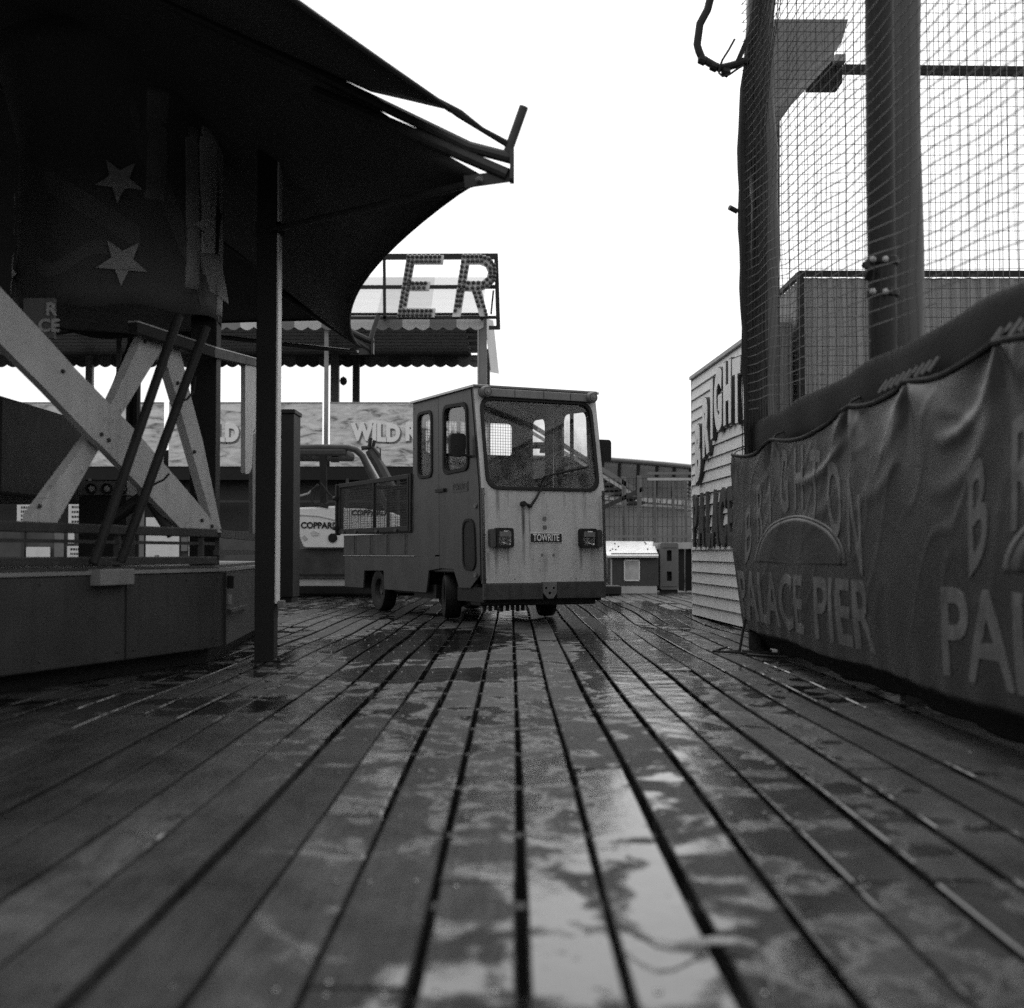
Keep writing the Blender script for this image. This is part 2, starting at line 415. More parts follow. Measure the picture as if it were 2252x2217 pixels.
# cab sides with window openings
winA = quad_rr((.915,1.295),(1.285,1.295),(1.30,1.935),(.93,1.93), .09)
winB = quad_rr((.075,1.315),(.65,1.30),(.655,1.94),(.115,1.92), .1)
def shrink(poly, d):
    cx = sum(p[0] for p in poly)/len(poly); cy = sum(p[1] for p in poly)/len(poly)
    w_ = max(p[0] for p in poly)-cx; h_ = max(p[1] for p in poly)-cy
    return [(cx+(p[0]-cx)*(1-d/w_), cy+(p[1]-cy)*(1-d/h_)) for p in poly]
for fn, sgn in ((fl, -1), (frr, 1)):
    def pr(off):
        return (lambda a,b,d: fn(a, b, d - off))
    outer = [(.86,.445),(1.42,.445),(1.42,2.035),(.79,2.035),(.745,.56)]
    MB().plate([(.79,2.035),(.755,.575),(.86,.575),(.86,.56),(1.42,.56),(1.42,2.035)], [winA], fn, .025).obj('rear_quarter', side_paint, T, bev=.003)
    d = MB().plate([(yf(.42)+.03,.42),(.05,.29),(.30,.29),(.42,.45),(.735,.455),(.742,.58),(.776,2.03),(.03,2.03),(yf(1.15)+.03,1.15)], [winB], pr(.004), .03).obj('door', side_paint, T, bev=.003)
    MB().plate(winA, [shrink(winA,.03)], pr(.012), .03).obj('window_seal', rubber, T, bev=.003)
    MB().plate(shrink(winA,.028), [], pr(-.008), .005).obj('side_window', glass('side_glass'), T)
    MB().plate(winB, [shrink(winB,.034)], pr(.018), .03).obj('window_seal', rubber, d, bev=.003)
    MB().plate(shrink(winB,.03), [], pr(-.008), .005).obj('window_glass', glass('side_glass'), d)
    MB().plate([(.36,1.31),(.40,1.31),(.40,1.93),(.36,1.93)], [], pr(-.02), .02).obj('window_bar', rubber, d)
    # corner pillar edge
    MB().plate([(yf(.335),.335),(yf(.335)+.03,.335),(yf(1.15)+.03,1.15),(.03,2.03),(0,2.03),(yf(1.15),1.15)], [], pr(.003), .03).obj('corner_pillar', side_paint, T)
    MB().tube([fn(yf(.36)+.034,.36,-.004), fn(yf(1.15)+.034,1.15,-.004), fn(.034,2.02,-.004)], .006, 6).obj('door_seal', rubber, d)
    # rounded louvre hatch low on the door
    h0 = quad_rr((-.08,.44),(.20,.44),(.215,.895),(-.045,.895), .115)
    MB().plate(h0, [shrink(h0,.022)], pr(.016), .018).obj('hatch_seal', rubber, d)
    MB().plate(shrink(h0,.02), [], pr(.008), .01).obj('hatch_panel', blacksteel, d)
    for zz in (1.0, .405):
        MB().cyl(fn(-.07, zz, .0), fn(-.07, zz, -.018), .022, 14).obj('hinge', trim_paint, d)
    MB().bar(fn(.80,1.165,-.018), fn(.60,1.165,-.018), .02, .035).obj('door_handle', blacksteel, d, bev=.004)
    q = MB().plate([(.10,1.135),(.44,1.135),(.44,1.225),(.10,1.225)], [], pr(.008), .004).obj('name_plate', plate_black, d)
    sg = -1 if fn is fl else 1
    text_mesh('TOWRITE', .085, .001, midgrey, 'lettering', lambda p, s_=sg, f_=fn: Vector(f_(.27 + s_*p.x, 1.18 + p.y, -.0105 - p.z)), parent=d, sx=.85)
    # mirror on a bracket
    sd = -1 if fn is fl else 1
    x0 = 0 if fn is fl else W
    mi = MB().plate(rr(-.072,.072,-.10,.10,.03), [], lambda a,b,dd: (x0 + sd*.125 + a, .04 + dd*1.0, 1.53 + b), .05).obj('mirror', rubber, T, bev=.008)
    MB().tube([(x0, .03, 1.43), (x0+sd*.05, .04, 1.44), (x0+sd*.12, .06, 1.47)], .013, 8).obj('mirror_arm', rubber, mi)
    MB().plate(rr(-.062,.062,-.09,.09,.025), [], lambda a,b,dd: (x0 + sd*.125 + a, .092 + dd, 1.53 + b), .004).obj('mirror_glass', mat('mirror_glass', .7, .05, metal=1), mi)
# rear wall of the cab with guarded window
rwin = quad_rr((.10,1.54),(1.08,1.54),(1.08,1.90),(.10,1.90), .05)
MB().plate([(.025,.56),(W-.025,.56),(W-.025,2.035),(.025,2.035)], [rwin], lambda a,b,d: (a, 1.395+d, b), .025).obj('rear_wall', side_paint, T)
MB().plate(rwin, [shrink(rwin,.02)], lambda a,b,d: (a, 1.385+d, b), .045).obj('rear_window_seal', rubber, T)
gd = MB()
for k in range(37): gd.bar((.08+.028*k,1.45,1.5), (.08+.028*k,1.45,1.94), .0032)
for k in range(16): gd.bar((.07,1.45,1.51+.028*k), (1.10,1.45,1.51+.028*k), .0032)
gd.obj('window_guard', blacksteel, T)
# interior
MB().box(.04, W-.04, -.1, 1.38, .42, .46).obj('cab_floor', blacksteel, T)
st = MB().box(.1, .55, .75, 1.2, .5, .85).obj('seat', rubber, T, bev=.03); MB().box(.12, .53, 1.15, 1.25, .85, 1.32).obj('backrest', rubber, st, bev=.03)
MB().plate([(.03,1.0),(W-.03,1.0),(W-.03,1.16),(.03,1.16)], [], lambda a,b,d: (a, -.12+d, b), .22).obj('dashboard', blacksteel, T, bev=.02)
sw = MB().tube([(.42+.17*math.cos(t), .22+.09*math.sin(t), 1.17+.12*math.sin(t)) for t in [k*math.pi/14 for k in range(28)]], .012, 8, closed=True).obj('steering_wheel', rubber, T, smooth=True)
MB().tube([(.42,.22,1.17),(.42,.1,1.0)], .015, 8).obj('steering_column', rubber, sw)
MB().cyl((1.15,.70,.9),(1.15,.70,1.98), .006, 8).obj('grab_pole', bright_edge, T)
# wiper
wp = MB().cyl((.386, yf(1.02)-.0, 1.02), (.386, yf(1.02)-.045, 1.02), .024, 16).obj('wiper', blacksteel, T, bev=.004)
MB().cyl((.452, yf(1.0), 1.003), (.452, yf(1.0)-.035, 1.003), .018, 14).obj('wiper_pivot', blacksteel, wp)
MB().tube([(.452, yf(1.0)-.03, 1.003), (.5, yf(1.06)-.035, 1.065), (.62, yf(1.24)-.03, 1.245), (.66, yf(1.28)-.028, 1.285)], [.013,.011,.007,.006], 8).obj('wiper_arm', blacksteel, wp)
MB().tube([(.40, yf(1.02)-.03, 1.02), (.452, yf(1.0)-.03, 1.003)], .012, 8).obj('wiper_link', blacksteel, wp)
MB().tube([(.60, yf(1.265)-.02, 1.262), (.82, yf(1.31)-.017, 1.313), (1.06, yf(1.36)-.016, 1.362)], [.006,.012,.009], 6).obj('wiper_blade', rubber, wp)
# headlights and indicators
for x, ix in ((.188, .079), (1.01, 1.12)):
    z = .725
    hl = MB().plate(rr(x-.082,x+.082,z-.085,z+.085,.025), [rr(x-.06,x+.06,z-.062,z+.062,.02)], lambda a,b,d: (a, yf(b)-.062+d, b), .07).obj('headlight', rubber, T, bev=.005)
    MB().grid(lambda s_, t_: (x-.062+.124*s_, yf(z)-.052+.062*(1-min(1, abs(2*s_-1)**2.4))*(1-min(1, abs(2*t_-1)**2.4)), z-.064+.128*t_), 20, 20).obj('reflector', mat('reflector', .8, .10, metal=1, var=.05), hl, smooth=True, fix=False)
    MB().cyl((x,yf(z)-.0,z),(x,yf(z)-.03,z), .012, 10).obj('lamp_bulb', galv, hl)
    MB().plate(rr(x-.062,x+.062,z-.064,z+.064,.02), [], lambda a,b,d: (a, yf(z)-.058+d, b), .003).obj('lens', glass('lens_glass', .12), hl)
    bl = MB()
    bl.box(x-.055, x+.055, yf(z)-.064, yf(z)-.059, z+.012, z+.054)
    bl.obj('lens_shade', midgrey, hl)
    MB().plate(rr(ix-.026,ix+.026,z-.08,z+.076,.02), [], lambda a,b,d: (a, yf(b)-.05+d, b), .05).obj('indicator_lamp', mat('indicator', .05, .25), T, bev=.006)
# name plate
MB().plate([(.449,.684),(.766,.684),(.766,.77),(.449,.77)], [], lambda a,b,d: (a, yf(b)-.006+d, b), .004).obj('plate_border', plate_white, T)
npl = MB().plate([(.454,.689),(.761,.689),(.761,.765),(.454,.765)], [], lambda a,b,d: (a, yf(b)-.009+d, b), .004).obj('name_plate', plate_black, T)
text_mesh('TOWRITE', .083, .001, plate_white, 'lettering', lambda p: Vector((.607+p.x, yf(.727)-.0105-p.z, .727+p.y)), offset=.0012, parent=npl, sx=.70)
for x, z in ((.598,.892),(.60,.817),(.567,.577),(.68,.577)):
    MB().cyl((x, yf(z)+.001, z), (x, yf(z)-.0025, z), .021 if z > .6 else .013, 18).obj('blanking_plug', trim_paint if z > .6 else midgrey, T)
# rivets and small fixings on the bodywork
for x, z in ((.03,.37),(.03,.75),(.03,1.1),(W-.03,.38),(W-.03,.76),(W-.03,1.1),(.3,.37),(.9,.37),(.6,1.115)):
    MB().lathe([(.001,-.003),(.006,-.002),(.007,0)], (x, yf(z), z), (0,1,0), 10).obj('rivet', trim_paint, T)
for z in (.62, .9, 1.2, 1.6, 1.98):
    MB().lathe([(.001,-.003),(.006,-.002),(.007,0)], (-.003, 1.39, z), (1,0,0), 10).obj('rivet', trim_paint, T)
for y in (1.6, 2.1, 2.6, 3.1):
    MB().box(-.010, -.004, y-.004, y+.004, .58, .78).obj('board_seam', blacksteel, T)
# bumper, hitch
MB().box(.0, .56, -.235, -.19, .195, .333).obj('bumper', bumper_steel, T, bev=.005)
MB().box(.70, W-.02, -.235, -.19, .20, .345).obj('bumper', bumper_steel, T, bev=.005)
hi = MB().plate([(.555,.345),(.705,.345),(.70,.25),(.665,.2),(.61,.2),(.565,.25)], [rr(.585,.605,.28,.3,.006), rr(.66,.68,.28,.3,.006), rr(.62,.645,.235,.26,.008)], lambda a,b,d: (a, -.225+d, b), .02).obj('tow_hitch', trim_paint, T, bev=.003)
for k in range(8):
    x = .08 + k*.055 if k < 4 else .30 + (k-4)*.05
    MB().box(x, x+.022, -.05, -.02, .085+.006*(k % 3), .15).obj('chassis_bracket', blacksteel, T)
MB().box(.02, W-.06, -.12, .1, .14, .30).obj('front_crossmember', blacksteel, T, bev=.01)
ch = MB(); ch.box(.12,.2,-.15,3.35,.2,.32); ch.box(1.0,1.08,-.15,3.35,.2,.32); ch.box(.05,1.15,.95,1.5,.17,.3); ch.box(.1,1.1,2.3,2.55,.18,.3); ch.obj('chassis', blacksteel, T)
MB().cyl((.25,2.436,.19),(.95,2.436,.19), .04).obj('rear_axle', blacksteel, T)
MB().lathe([(.001,-.14),(.09,-.13),(.12,-.06),(.12,.06),(.09,.13),(.001,.14)], (.45,1.45,.18), (1,0,0), 20).obj('drive_motor', blacksteel, T, smooth=True)
MB().cyl((.2,.7,.19),(1.0,.7,.19), .03).obj('front_axle', blacksteel, T)
# load bed skirts
for fn in (fl, frr):
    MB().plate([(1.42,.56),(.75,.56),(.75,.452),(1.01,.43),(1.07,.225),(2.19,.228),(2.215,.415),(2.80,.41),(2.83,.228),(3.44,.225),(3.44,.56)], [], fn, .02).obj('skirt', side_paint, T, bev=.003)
    MB().plate([(1.425,.575),(3.49,.575),(3.49,.785),(1.425,.785)], [], lambda a,b,d,f=fn: f(a,b,d+.006), .02).obj('side_board', side_paint, T, bev=.003)
    MB().plate([(1.36,.563),(3.47,.563),(3.47,.57),(1.36,.57)], [], lambda a,b,d,f=fn: f(a,b,d-.008), .03).obj('bright_strip', bright_edge, T)
for x in (.03, W-.05):
    MB().box(x, x+.02, .25, 1.05, .43, .64).obj('inner_sill', side_paint, T)
    MB().box(x-.02, x, -.2, .36, .175, .30).obj('side_valance', blacksteel, T)
MB().box(.03, W-.03, 1.43, 3.47, .56, .6).obj('load_floor', side_paint, T)
MB().box(.02, W-.02, 3.44, 3.47, .23, .785).obj('tail_board', side_paint, T)
# mesh sides of the load bed
def cage_panel(name, p, q, z0, z1, nrm):
    p, q = Vector(p), Vector(q); L_ = (q-p).length; d = (q-p).normalized()
    f = MB()
    def P(s_, z): v = p + d*s_; return Vector((v.x, v.y, z))
    f.bar(P(0,z0),P(L_,z0),.03,.05); f.bar(P(0,z1),P(L_,z1),.03,.045)
    for s_ in (.02, L_*.47, L_-.02): f.bar(P(s_,z0),P(s_,z1),.035,.03)
    o = f.obj(name, blacksteel, T, bev=.003)
    m_ = MB(); s_ = .03
    while s_ < L_-.02: m_.bar(P(s_,z0),P(s_,z1),.0028); s_ += .026
    z = z0 + .04
    while z < z1-.02: m_.bar(P(.02,z),P(L_-.02,z),.0028); z += .026
    m_.obj('wire_mesh', darksteel, o); return o
pn = cage_panel('mesh_side', (-.01,1.47,0),(-.01,3.58,0),.83,1.335,(1,0,0))
cage_panel('mesh_side', (W+.01,1.47,0),(W+.01,3.58,0),.83,1.335,(1,0,0))
cage_panel('mesh_tail', (0,3.6,0),(W,3.6,0),.83,1.335,(0,1,0))
MB().bar((-.02,3.62,.79),(-.02,3.62,1.35),.055,.045).obj('corner_stake', blacksteel, T, bev=.004)
MB().bar((W+.02,3.62,.79),(W+.02,3.62,1.35),.055,.045).obj('corner_stake', blacksteel, T, bev=.004)
for y in (1.75, 2.3, 2.95, 3.35):
    MB().box(-.045,-.02,y,y+.07,.80,.83).obj('latch', darksteel, T, bev=.004)
for z in (.87, 1.2):
    MB().cyl((-.05,3.66,z),(-.05,3.58,z),.025,12).obj('hinge_pin', blacksteel, T)
MB().box(-.02,.0,1.43,1.50,.8,1.36).obj('panel_clamp', blacksteel, T)
# wheels
def wheel(x, y, rad, w, steer):
    d = Vector((math.cos(steer), math.sin(steer), 0)); o = Vector((x, y, rad))
    h = w/2
    hub = empty('wheel', (x, y, rad)); hub.parent = T
    prof = [(rad*.56,-h*.8),(rad*.8,-h),(rad*.93,-h*.97),(rad*.985,-h*.75),(rad,-h*.3),(rad,h*.3),(rad*.985,h*.75),(rad*.93,h*.97),(rad*.8,h),(rad*.56,h*.8)]
    MB().lathe(prof, (0,0,0), d, 40).obj('tyre', rubber, hub, smooth=True)
    MB().lathe([(.001,-h*.3),(rad*.2,-h*.45),(rad*.25,-h*.2),(rad*.5,-h*.25),(rad*.57,-h*.8),(rad*.57,h*.8),(rad*.5,h*.25),(rad*.25,h*.2),(.001,h*.3)], (0,0,0), d, 28).obj('rim', mat('wheel_rim', .03, .6), hub, smooth=True)
wheel(.10, .7, .20, .15, R(-17)); wheel(1.07, .7, .20, .15, R(-17)); wheel(.09, 2.436, .215, .14, 0); wheel(1.08, 2.436, .215, .14, 0)

# ================================================================ LEFT: FAIRGROUND RIDE
CC = Vector((-6.66, 7.0, 0))
ride = empty('fairground_ride', (-6.66, 7.0, 0), label='round fairground ride with dark fabric roof and pale crossed boards on a low plinth', cat='fairground ride')
RP = []
def rpart(mb, name, m, parent=None, **k):
    o = mb.obj(name, m, None, **k)
    o.data.transform(Matrix.Translation(-ride.location))
    o.parent = parent or ride
    return o
A_, B_, C_ = (-2.36, 4.7), (-1.57, 7.28), (-1.84, 10.5)
poly = [(-4.2, 2.3), A_, B_, C_, (-3.6, 12.6), (-7, 13.2), (-10.5, 11.6), (-11.8, 8), (-10.8, 4), (-7.6, 2.0)]
cen = Vector((sum(p[0] for p in poly)/len(poly), sum(p[1] for p in poly)/len(poly)))
def prism(mb, ps, z0, z1, k=0.0):
    q = [(p[0]+(cen.x-p[0])*k, p[1]+(cen.y-p[1])*k) for p in ps]; n = len(q)
    return mb.add([(a, b, z0) for a, b in q] + [(a, b, z1) for a, b in q], [tuple(range(n))[::-1], tuple(range(n, 2*n))] + [(i, (i+1) % n, n+(i+1) % n, n+i) for i in range(n)])
rpart(prism(MB(), poly, .085, .495), 'plinth', mat('plinth', .036, .55, var=.4, scale=2.5, bump=.3, bscale=2.5, streak=.35, spots=.35), bev=.008)
rpart(prism(MB(), poly, .002, .083, .02), 'toe_board', black_paint)
rpart(prism(MB(), poly, .497, .515, -.002), 'edge_trim', mat('edge_trim', .3, .35, metal=.3))
rpart(prism(MB(), poly, .517, .53, .012), 'platform_floor', mat('floor_ply', .05, .5))
# plinth fittings: corner joint, latches
d12 = (Vector(B_)-Vector(A_)).normalized(); n12 = Vector((d12.y, -d12.x))
d23 = (Vector(C_)-Vector(B_)).normalized(); n23 = Vector((d23.y, -d23.x))
def onf(s, z, off=0, base=A_, d=d12, n=n12): return Vector((base[0]+d.x*s+n.x*off, base[1]+d.y*s+n.y*off, z))
rpart(MB().bar(onf(0,.08,.003,B_,d23,n23), onf(0,.49,.003,B_,d23,n23), .012), 'corner_joint', black_paint)
rpart(MB().bar(onf(.12,.40,.01,B_,d23,n23), onf(.12,.47,.01,B_,d23,n23), .05, .015), 'latch', black_paint)
rpart(MB().bar(onf(.10,.275,.015,B_,d23,n23), onf(.95,.27,.015,B_,d23,n23), .02), 'ledge', darksteel)
rpart(MB().bar(onf(.06,.34,.006,B_,d23,n23), onf(.22,.34,.006,B_,d23,n23), .012, .05), 'latch_plate', trim_paint)
# support foot box
pa, pb = onwall(197, 1265, A_, B_), onwall(273, 1266, A_, B_)
rpart(MB().bar((pa.x+.02,pa.y,.485),(pb.x+.02,pb.y,.485), .07, .075), 'foot_box', mat('foot_box', .22, .5), bev=.004)
# railing along the front
inn = .07
P0 = (A_[0]-n12.x*inn, A_[1]-n12.y*inn); P1 = (B_[0]-n12.x*inn, B_[1]-n12.y*inn)
def railp(s, z): return Vector((P0[0]+(P1[0]-P0[0])*s, P0[1]+(P1[1]-P0[1])*s, z))
rl = rpart(MB().bar(railp(-.4,.718), railp(1,.706), .05, .045), 'railing', darksteel, bev=.004)
rpart(MB().bar(railp(-.4,.655), railp(1,.648), .016), 'mid_rail', darksteel, rl)
rpart(MB().bar(railp(-.4,.565), railp(1,.557), .05, .04), 'bottom_rail', darksteel, rl, bev=.004)
for s_ in (-.4, -.05, .33, .66, .95):
    rpart(MB().bar(railp(s_,.53), railp(s_,.70), .028), 'baluster', darksteel, rl)
B2 = (B_[0]-n23.x*inn, B_[1]-n23.y*inn); C2 = (C_[0]-n23.x*inn, C_[1]-n23.y*inn)
rpart(MB().bar((B2[0],B2[1]+.1,.706),(C2[0],C2[1],.706),.05,.045), 'railing', darksteel)
rpart(MB().bar((B2[0],B2[1]+.1,.60),(C2[0],C2[1],.60),.03), 'railing', darksteel)
# crossed boards
board = mat('pale_board', .50, .55, var=.16, scale=5, streak=.25, spots=.35, bump=.15, bscale=9)
k2 = lambda x, y: (90+x*.3154, 640+y*.3154)
def cross(pts, off, th, name='cross_board', a=A_, b=B_, n=n12, m=board):
    aa = (a[0]-n.x*off, a[1]-n.y*off); bb = (b[0]-n.x*off, b[1]-n.y*off)
    P = [onwall(*k2(*p), aa, bb) for p in pts]; q = [p - Vector((n.x, n.y, 0))*th for p in P]; k = len(P)
    tris = geometry.tessellate_polygon([[Vector((p[0], -p[1], 0)) for p in pts]])
    mb = MB().add(P+q, [tuple(t) for t in tris] + [tuple(i+k for i in t[::-1]) for t in tris] + [(i, (i+1) % k, k+(i+1) % k, k+i) for i in range(k)])
    return rpart(mb, name, m)
cross([(-420,-175),(-420,230),(40,690),(345,1010),(430,1085),(1000,1682),(1262,1684),(1080,1460),(640,950),(240,540),(40,320)], .07, .04)
cross([(710,318),(862,345),(862,380),(600,800),(415,1085),(110,1620),(-60,1625),(-60,1560),(345,1010),(500,770)], .125, .05)
cross([(868,352),(965,388),(1050,750),(1130,1050),(1262,1680),(1192,1600),(975,840),(868,480)], .125, .05)
# stall behind-board: pale curved panel on the second face
aa, bb = (B_[0]-n23.x*.1, B_[1]-n23.y*.1), (C_[0]-n23.x*.1, C_[1]-n23.y*.1)
pts = [(1425,495),(1530,530),(1530,960),(1480,965),(1472,1230),(1455,1270),(1432,1278),(1425,1270)]
cross(pts, .1, .03, 'shaped_board', B_, C_, n23, mat('pale_board2', .5, .5, var=.1))
cross([(1476,1000),(1524,980),(1515,1700),(1476,1700)], .16, .03, 'shaped_board', B_, C_, n23, midgrey)
# coach bolts through the boards and seams of the plinth
for (bx_, by_) in ((420,1000),(470,1040),(150,560),(1190,1640),(1120,1600),(60,1500),(790,350),(920,400),(1015,640),(1130,1120)):
    q = onwall(*k2(bx_, by_), (A_[0]-n12.x*.068, A_[1]-n12.y*.068), (B_[0]-n12.x*.068, B_[1]-n12.y*.068))
    rpart(MB().lathe([(.001,.012),(.009,.010),(.011,0)], q - Vector((n12.x, n12.y, 0))*(.0 if by_ not in (350,400,640,1120,1500) else .055), (n12.x, n12.y, 0), 10), 'bolt', darksteel)
for s_ in (.55, 1.75):
    rpart(MB().bar(onf(s_, .09, .002), onf(s_, .49, .002), .008, .006), 'plinth_seam', black_paint)
for s_ in (.1,.48,.62,1.1,1.68,1.82,2.3,2.62):
    for zz in (.13,.46):
        rpart(MB().lathe([(.001,.006),(.007,.004),(.008,0)], onf(s_, zz, 0), (n12.x, n12.y, 0), 8), 'screw', darksteel)
# top beam
tb0 = onwall(*k2(640,255), P0, P1); tb1 = onwall(*k2(1180,430), P0, P1); tb2 = onwall(*k2(1534,512), aa, bb)
tbm = MB().bar(tb0, tb1, .05, .05); tbm.bar(tb1, tb2, .05, .05)
o = rpart(tbm, 'top_beam', black_paint)
rpart(MB().bar(tb0+Vector((0,0,.03)), tb1+Vector((0,0,.03)), .055, .006).bar(tb1+Vector((0,0,.03)), tb2+Vector((0,0,.03)), .055, .006), 'beam_flashing', galv, o)
# corner column from the plinth to the roof
cx_, cy_ = -1.75, 7.62
rpart(MB().box(cx_-.085, cx_+.062, cy_-.06, cy_+.06, .53, 3.15), 'corner_column', black_paint, bev=.004)
rpart(MB().box(cx_-.105, cx_-.085, cy_-.02, cy_+.08, 1.58, 1.66), 'junction_box', black_paint, bev=.004)
# drum with star flags
DX, DY, DR = -2.25, 7.6, .565
def drumr(th, z): return DR*(1 + .012*math.sin(5*th+z*2) + .015*math.sin(9*th - z*3)*(1.0 if z < 2.6 else .3)) * (1 + max(0, z-2.9)*.5)
flag = mat('flag_fabric', .085, .7, var=.3, scale=3, bump=.1, bscale=6)
dr = rpart(MB().grid(lambda s_, t_: (DX + drumr(s_*2*math.pi, 1.92+1.5*t_)*math.cos(s_*2*math.pi), DY + drumr(s_*2*math.pi, 1.92+1.5*t_)*math.sin(s_*2*math.pi), 1.92+1.5*t_ - .012*math.sin(7*s_*2*math.pi)*(1-t_)), 96, 14), 'star_drum', flag, smooth=True, solid=.006)
rpart(MB().lathe([(.001,1.94),(.54,1.94),(.54,1.99),(.001,1.99)], (DX,DY,0), (0,0,1), 40), 'drum_floor', black_paint, dr)
def on_drum(th, z, off=.01): r = drumr(th, z)+off; return Vector((DX+r*math.cos(th), DY+r*math.sin(th), z))
starm = mat('star_print', .42, .6, var=.15)
def star(thc, zc, rad, rot, nm='star'):
    pts = [((rad if k % 2 == 0 else rad*.42)*math.sin(rot+k*math.pi/5), (rad if k % 2 == 0 else rad*.42)*math.cos(rot+k*math.pi/5)) for k in range(10)]
    mb = MB(); n = 3
    pts2 = []
    for i in range(10):
        a, b = pts[i], pts[(i+1) % 10]
        for q in range(n): pts2.append((a[0]+(b[0]-a[0])*q/n, a[1]+(b[1]-a[1])*q/n))
    mb.plate(pts2, [], lambda a, b, d: on_drum(thc + a/DR, zc+b, .020+d), .004)
    return rpart(mb, nm, starm, dr)
star(R(-75), 2.59, .125, math.pi+.06); star(R(-73), 2.15, .135, math.pi+.03); star(R(-22), 2.42, .13, math.pi+.2); star(R(-165), 2.5, .13, .2); star(R(-155), 2.15, .12, .5); star(R(60), 2.4, .13, .2)
# pale swirl ribbons on the drum
def ribbon(ths, zs, w):
    mb = MB(); n = len(ths)
    mb.grid(lambda s_, t_: on_drum(ths[min(int(s_*(n-1)+.5), n-1)], zs[min(int(s_*(n-1)+.5), n-1)] + (t_-.5)*w, .005), n-1, 2)
    return rpart(mb, 'ribbon_print', mat('ribbon_print', .12, .7, var=.2), dr, solid=.002)
N_ = 18
ribbon([R(-118+3.2*k) for k in range(N_)], [2.62-.02*k+.0*k*k for k in range(N_)], .13)
ribbon([R(-70+2.6*k) for k in range(N_)], [2.95-.052*k for k in range(N_)], .22)
ribbon([R(-125+3.0*k) for k in range(N_)], [2.17-.06*math.sin(k*.35) for k in range(N_)], .08)
# loose flap of the drum fabric
F4 = [at(440,556,7.30), at(484,560,7.42), at(501,668,7.30), at(462,640,7.22)]
fa = MB().grid(lambda s_, t_: F4[0].lerp(F4[1], s_).lerp(F4[3].lerp(F4[2], s_), t_) + Vector((.0,.03*math.sin(s_*7)*t_,0)), 8, 8)
rpart(fa, 'loose_flap', mat('flap', .34, .6), dr, solid=.005, smooth=True)
# shallow folds whose pale colour paints light onto the drum's right side
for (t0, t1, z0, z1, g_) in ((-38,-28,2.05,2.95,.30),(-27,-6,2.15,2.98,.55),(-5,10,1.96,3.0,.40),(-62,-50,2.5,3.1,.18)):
    rpart(MB().grid(lambda s_, t_: on_drum(R(t0+(t1-t0)*s_) + .03*(1-t_)*math.sin(t_*3), z0+(z1-z0)*t_, .004+.007*math.sin(s_*math.pi)*(.5+.5*math.sin(t_*6))), 8, 16), 'painted_lit_fold', mat('lit_fold_%d' % int(g_*100), g_, .6, var=.3, scale=4), dr, solid=.002, smooth=True)
# struts carrying the drum
def strut(u0, v0, Y0, u1, v1, Y1, r, nm='strut', m=blacksteel):
    return rpart(MB().cyl(at(u0,v0,Y0), at(u1,v1,Y1), r, 12), nm, m)
strut(393,694,6.5, 205,1240,6.08, .023); strut(453,719,6.55, 265,1236,6.28, .023)

strut(225,1158,6.9, 312,1095,6.9, .035); strut(325,1095,6.9, 378,1178,6.9, .025)
cb = MB().tube([at(430,828,6.45), at(426,860,6.45), at(412,878,6.42), at(403,880,6.4)], .006, 6); rpart(cb, 'cable', rubber)
cb = MB().tube([at(372,1042,6.6), at(360,1055,6.6), at(345,1062,6.6), at(335,1068,6.6)], .006, 6); rpart(cb, 'cable', rubber)
# dark machinery housings inside
rpart(MB().bar(at(285,760,9.5), at(240,880,9.5), .03), 'inner_post', blacksteel)
rpart(MB().box(-3.6,-2.66,6.9,8.3,.90,1.42), 'machine_cover', black_paint, bev=.02)
for xx in (-3.5,-2.85): rpart(MB().bar((xx,7.0,.53),(xx,7.0,.9),.05), 'machine_leg', black_paint)
tr = rpart(MB().box(at(183,1,8).x, at(293,1,8).x, 7.98, 8.2, at(0,1090,8).z, at(0,1058,8).z), 'lamp_box', mat('lamp_box', .12, .5), bev=.006)
rpart(MB().box(at(183,1,8).x+.01, at(293,1,8).x-.01, 8.0, 8.2, .53, at(0,1091,8).z), 'lamp_box_stand', black_paint)
for u in (202, 236, 270):
    c = at(u, 1075, 7.98)
    rpart(MB().lathe([(.03,.0),(.033,-.02),(.028,-.02),(.022,-.004)], c, (0,1,0), 20), 'lamp_rim', black_paint, tr)
    rpart(MB().lathe([(.001,-.012),(.015,-.010),(.02,0)], c, (0,1,0), 16), 'lamp_lens', palegrey, tr)
# R / CE board at the frame's left
sb = rpart(MB().box(at(60,1,6.4).x, at(128,1,6.4).x, 6.4, 6.43, at(0,745,6.4).z, at(0,655,6.4).z), 'notice_board', mat('notice', .1, .5), bev=.003)
for tx, vv, sz in (('R', 681, .085), ('CE', 717, .085)):
    c = at(112 if tx == 'R' else 107, vv, 6.39)
    t = text_mesh(tx, sz, .002, palegrey, 'lettering', lambda p, c=c: Vector((c.x+p.x, 6.392-p.z, c.z+p.y)), offset=.003)
    t.data.transform(Matrix.Translation(-ride.location)); t.parent = sb
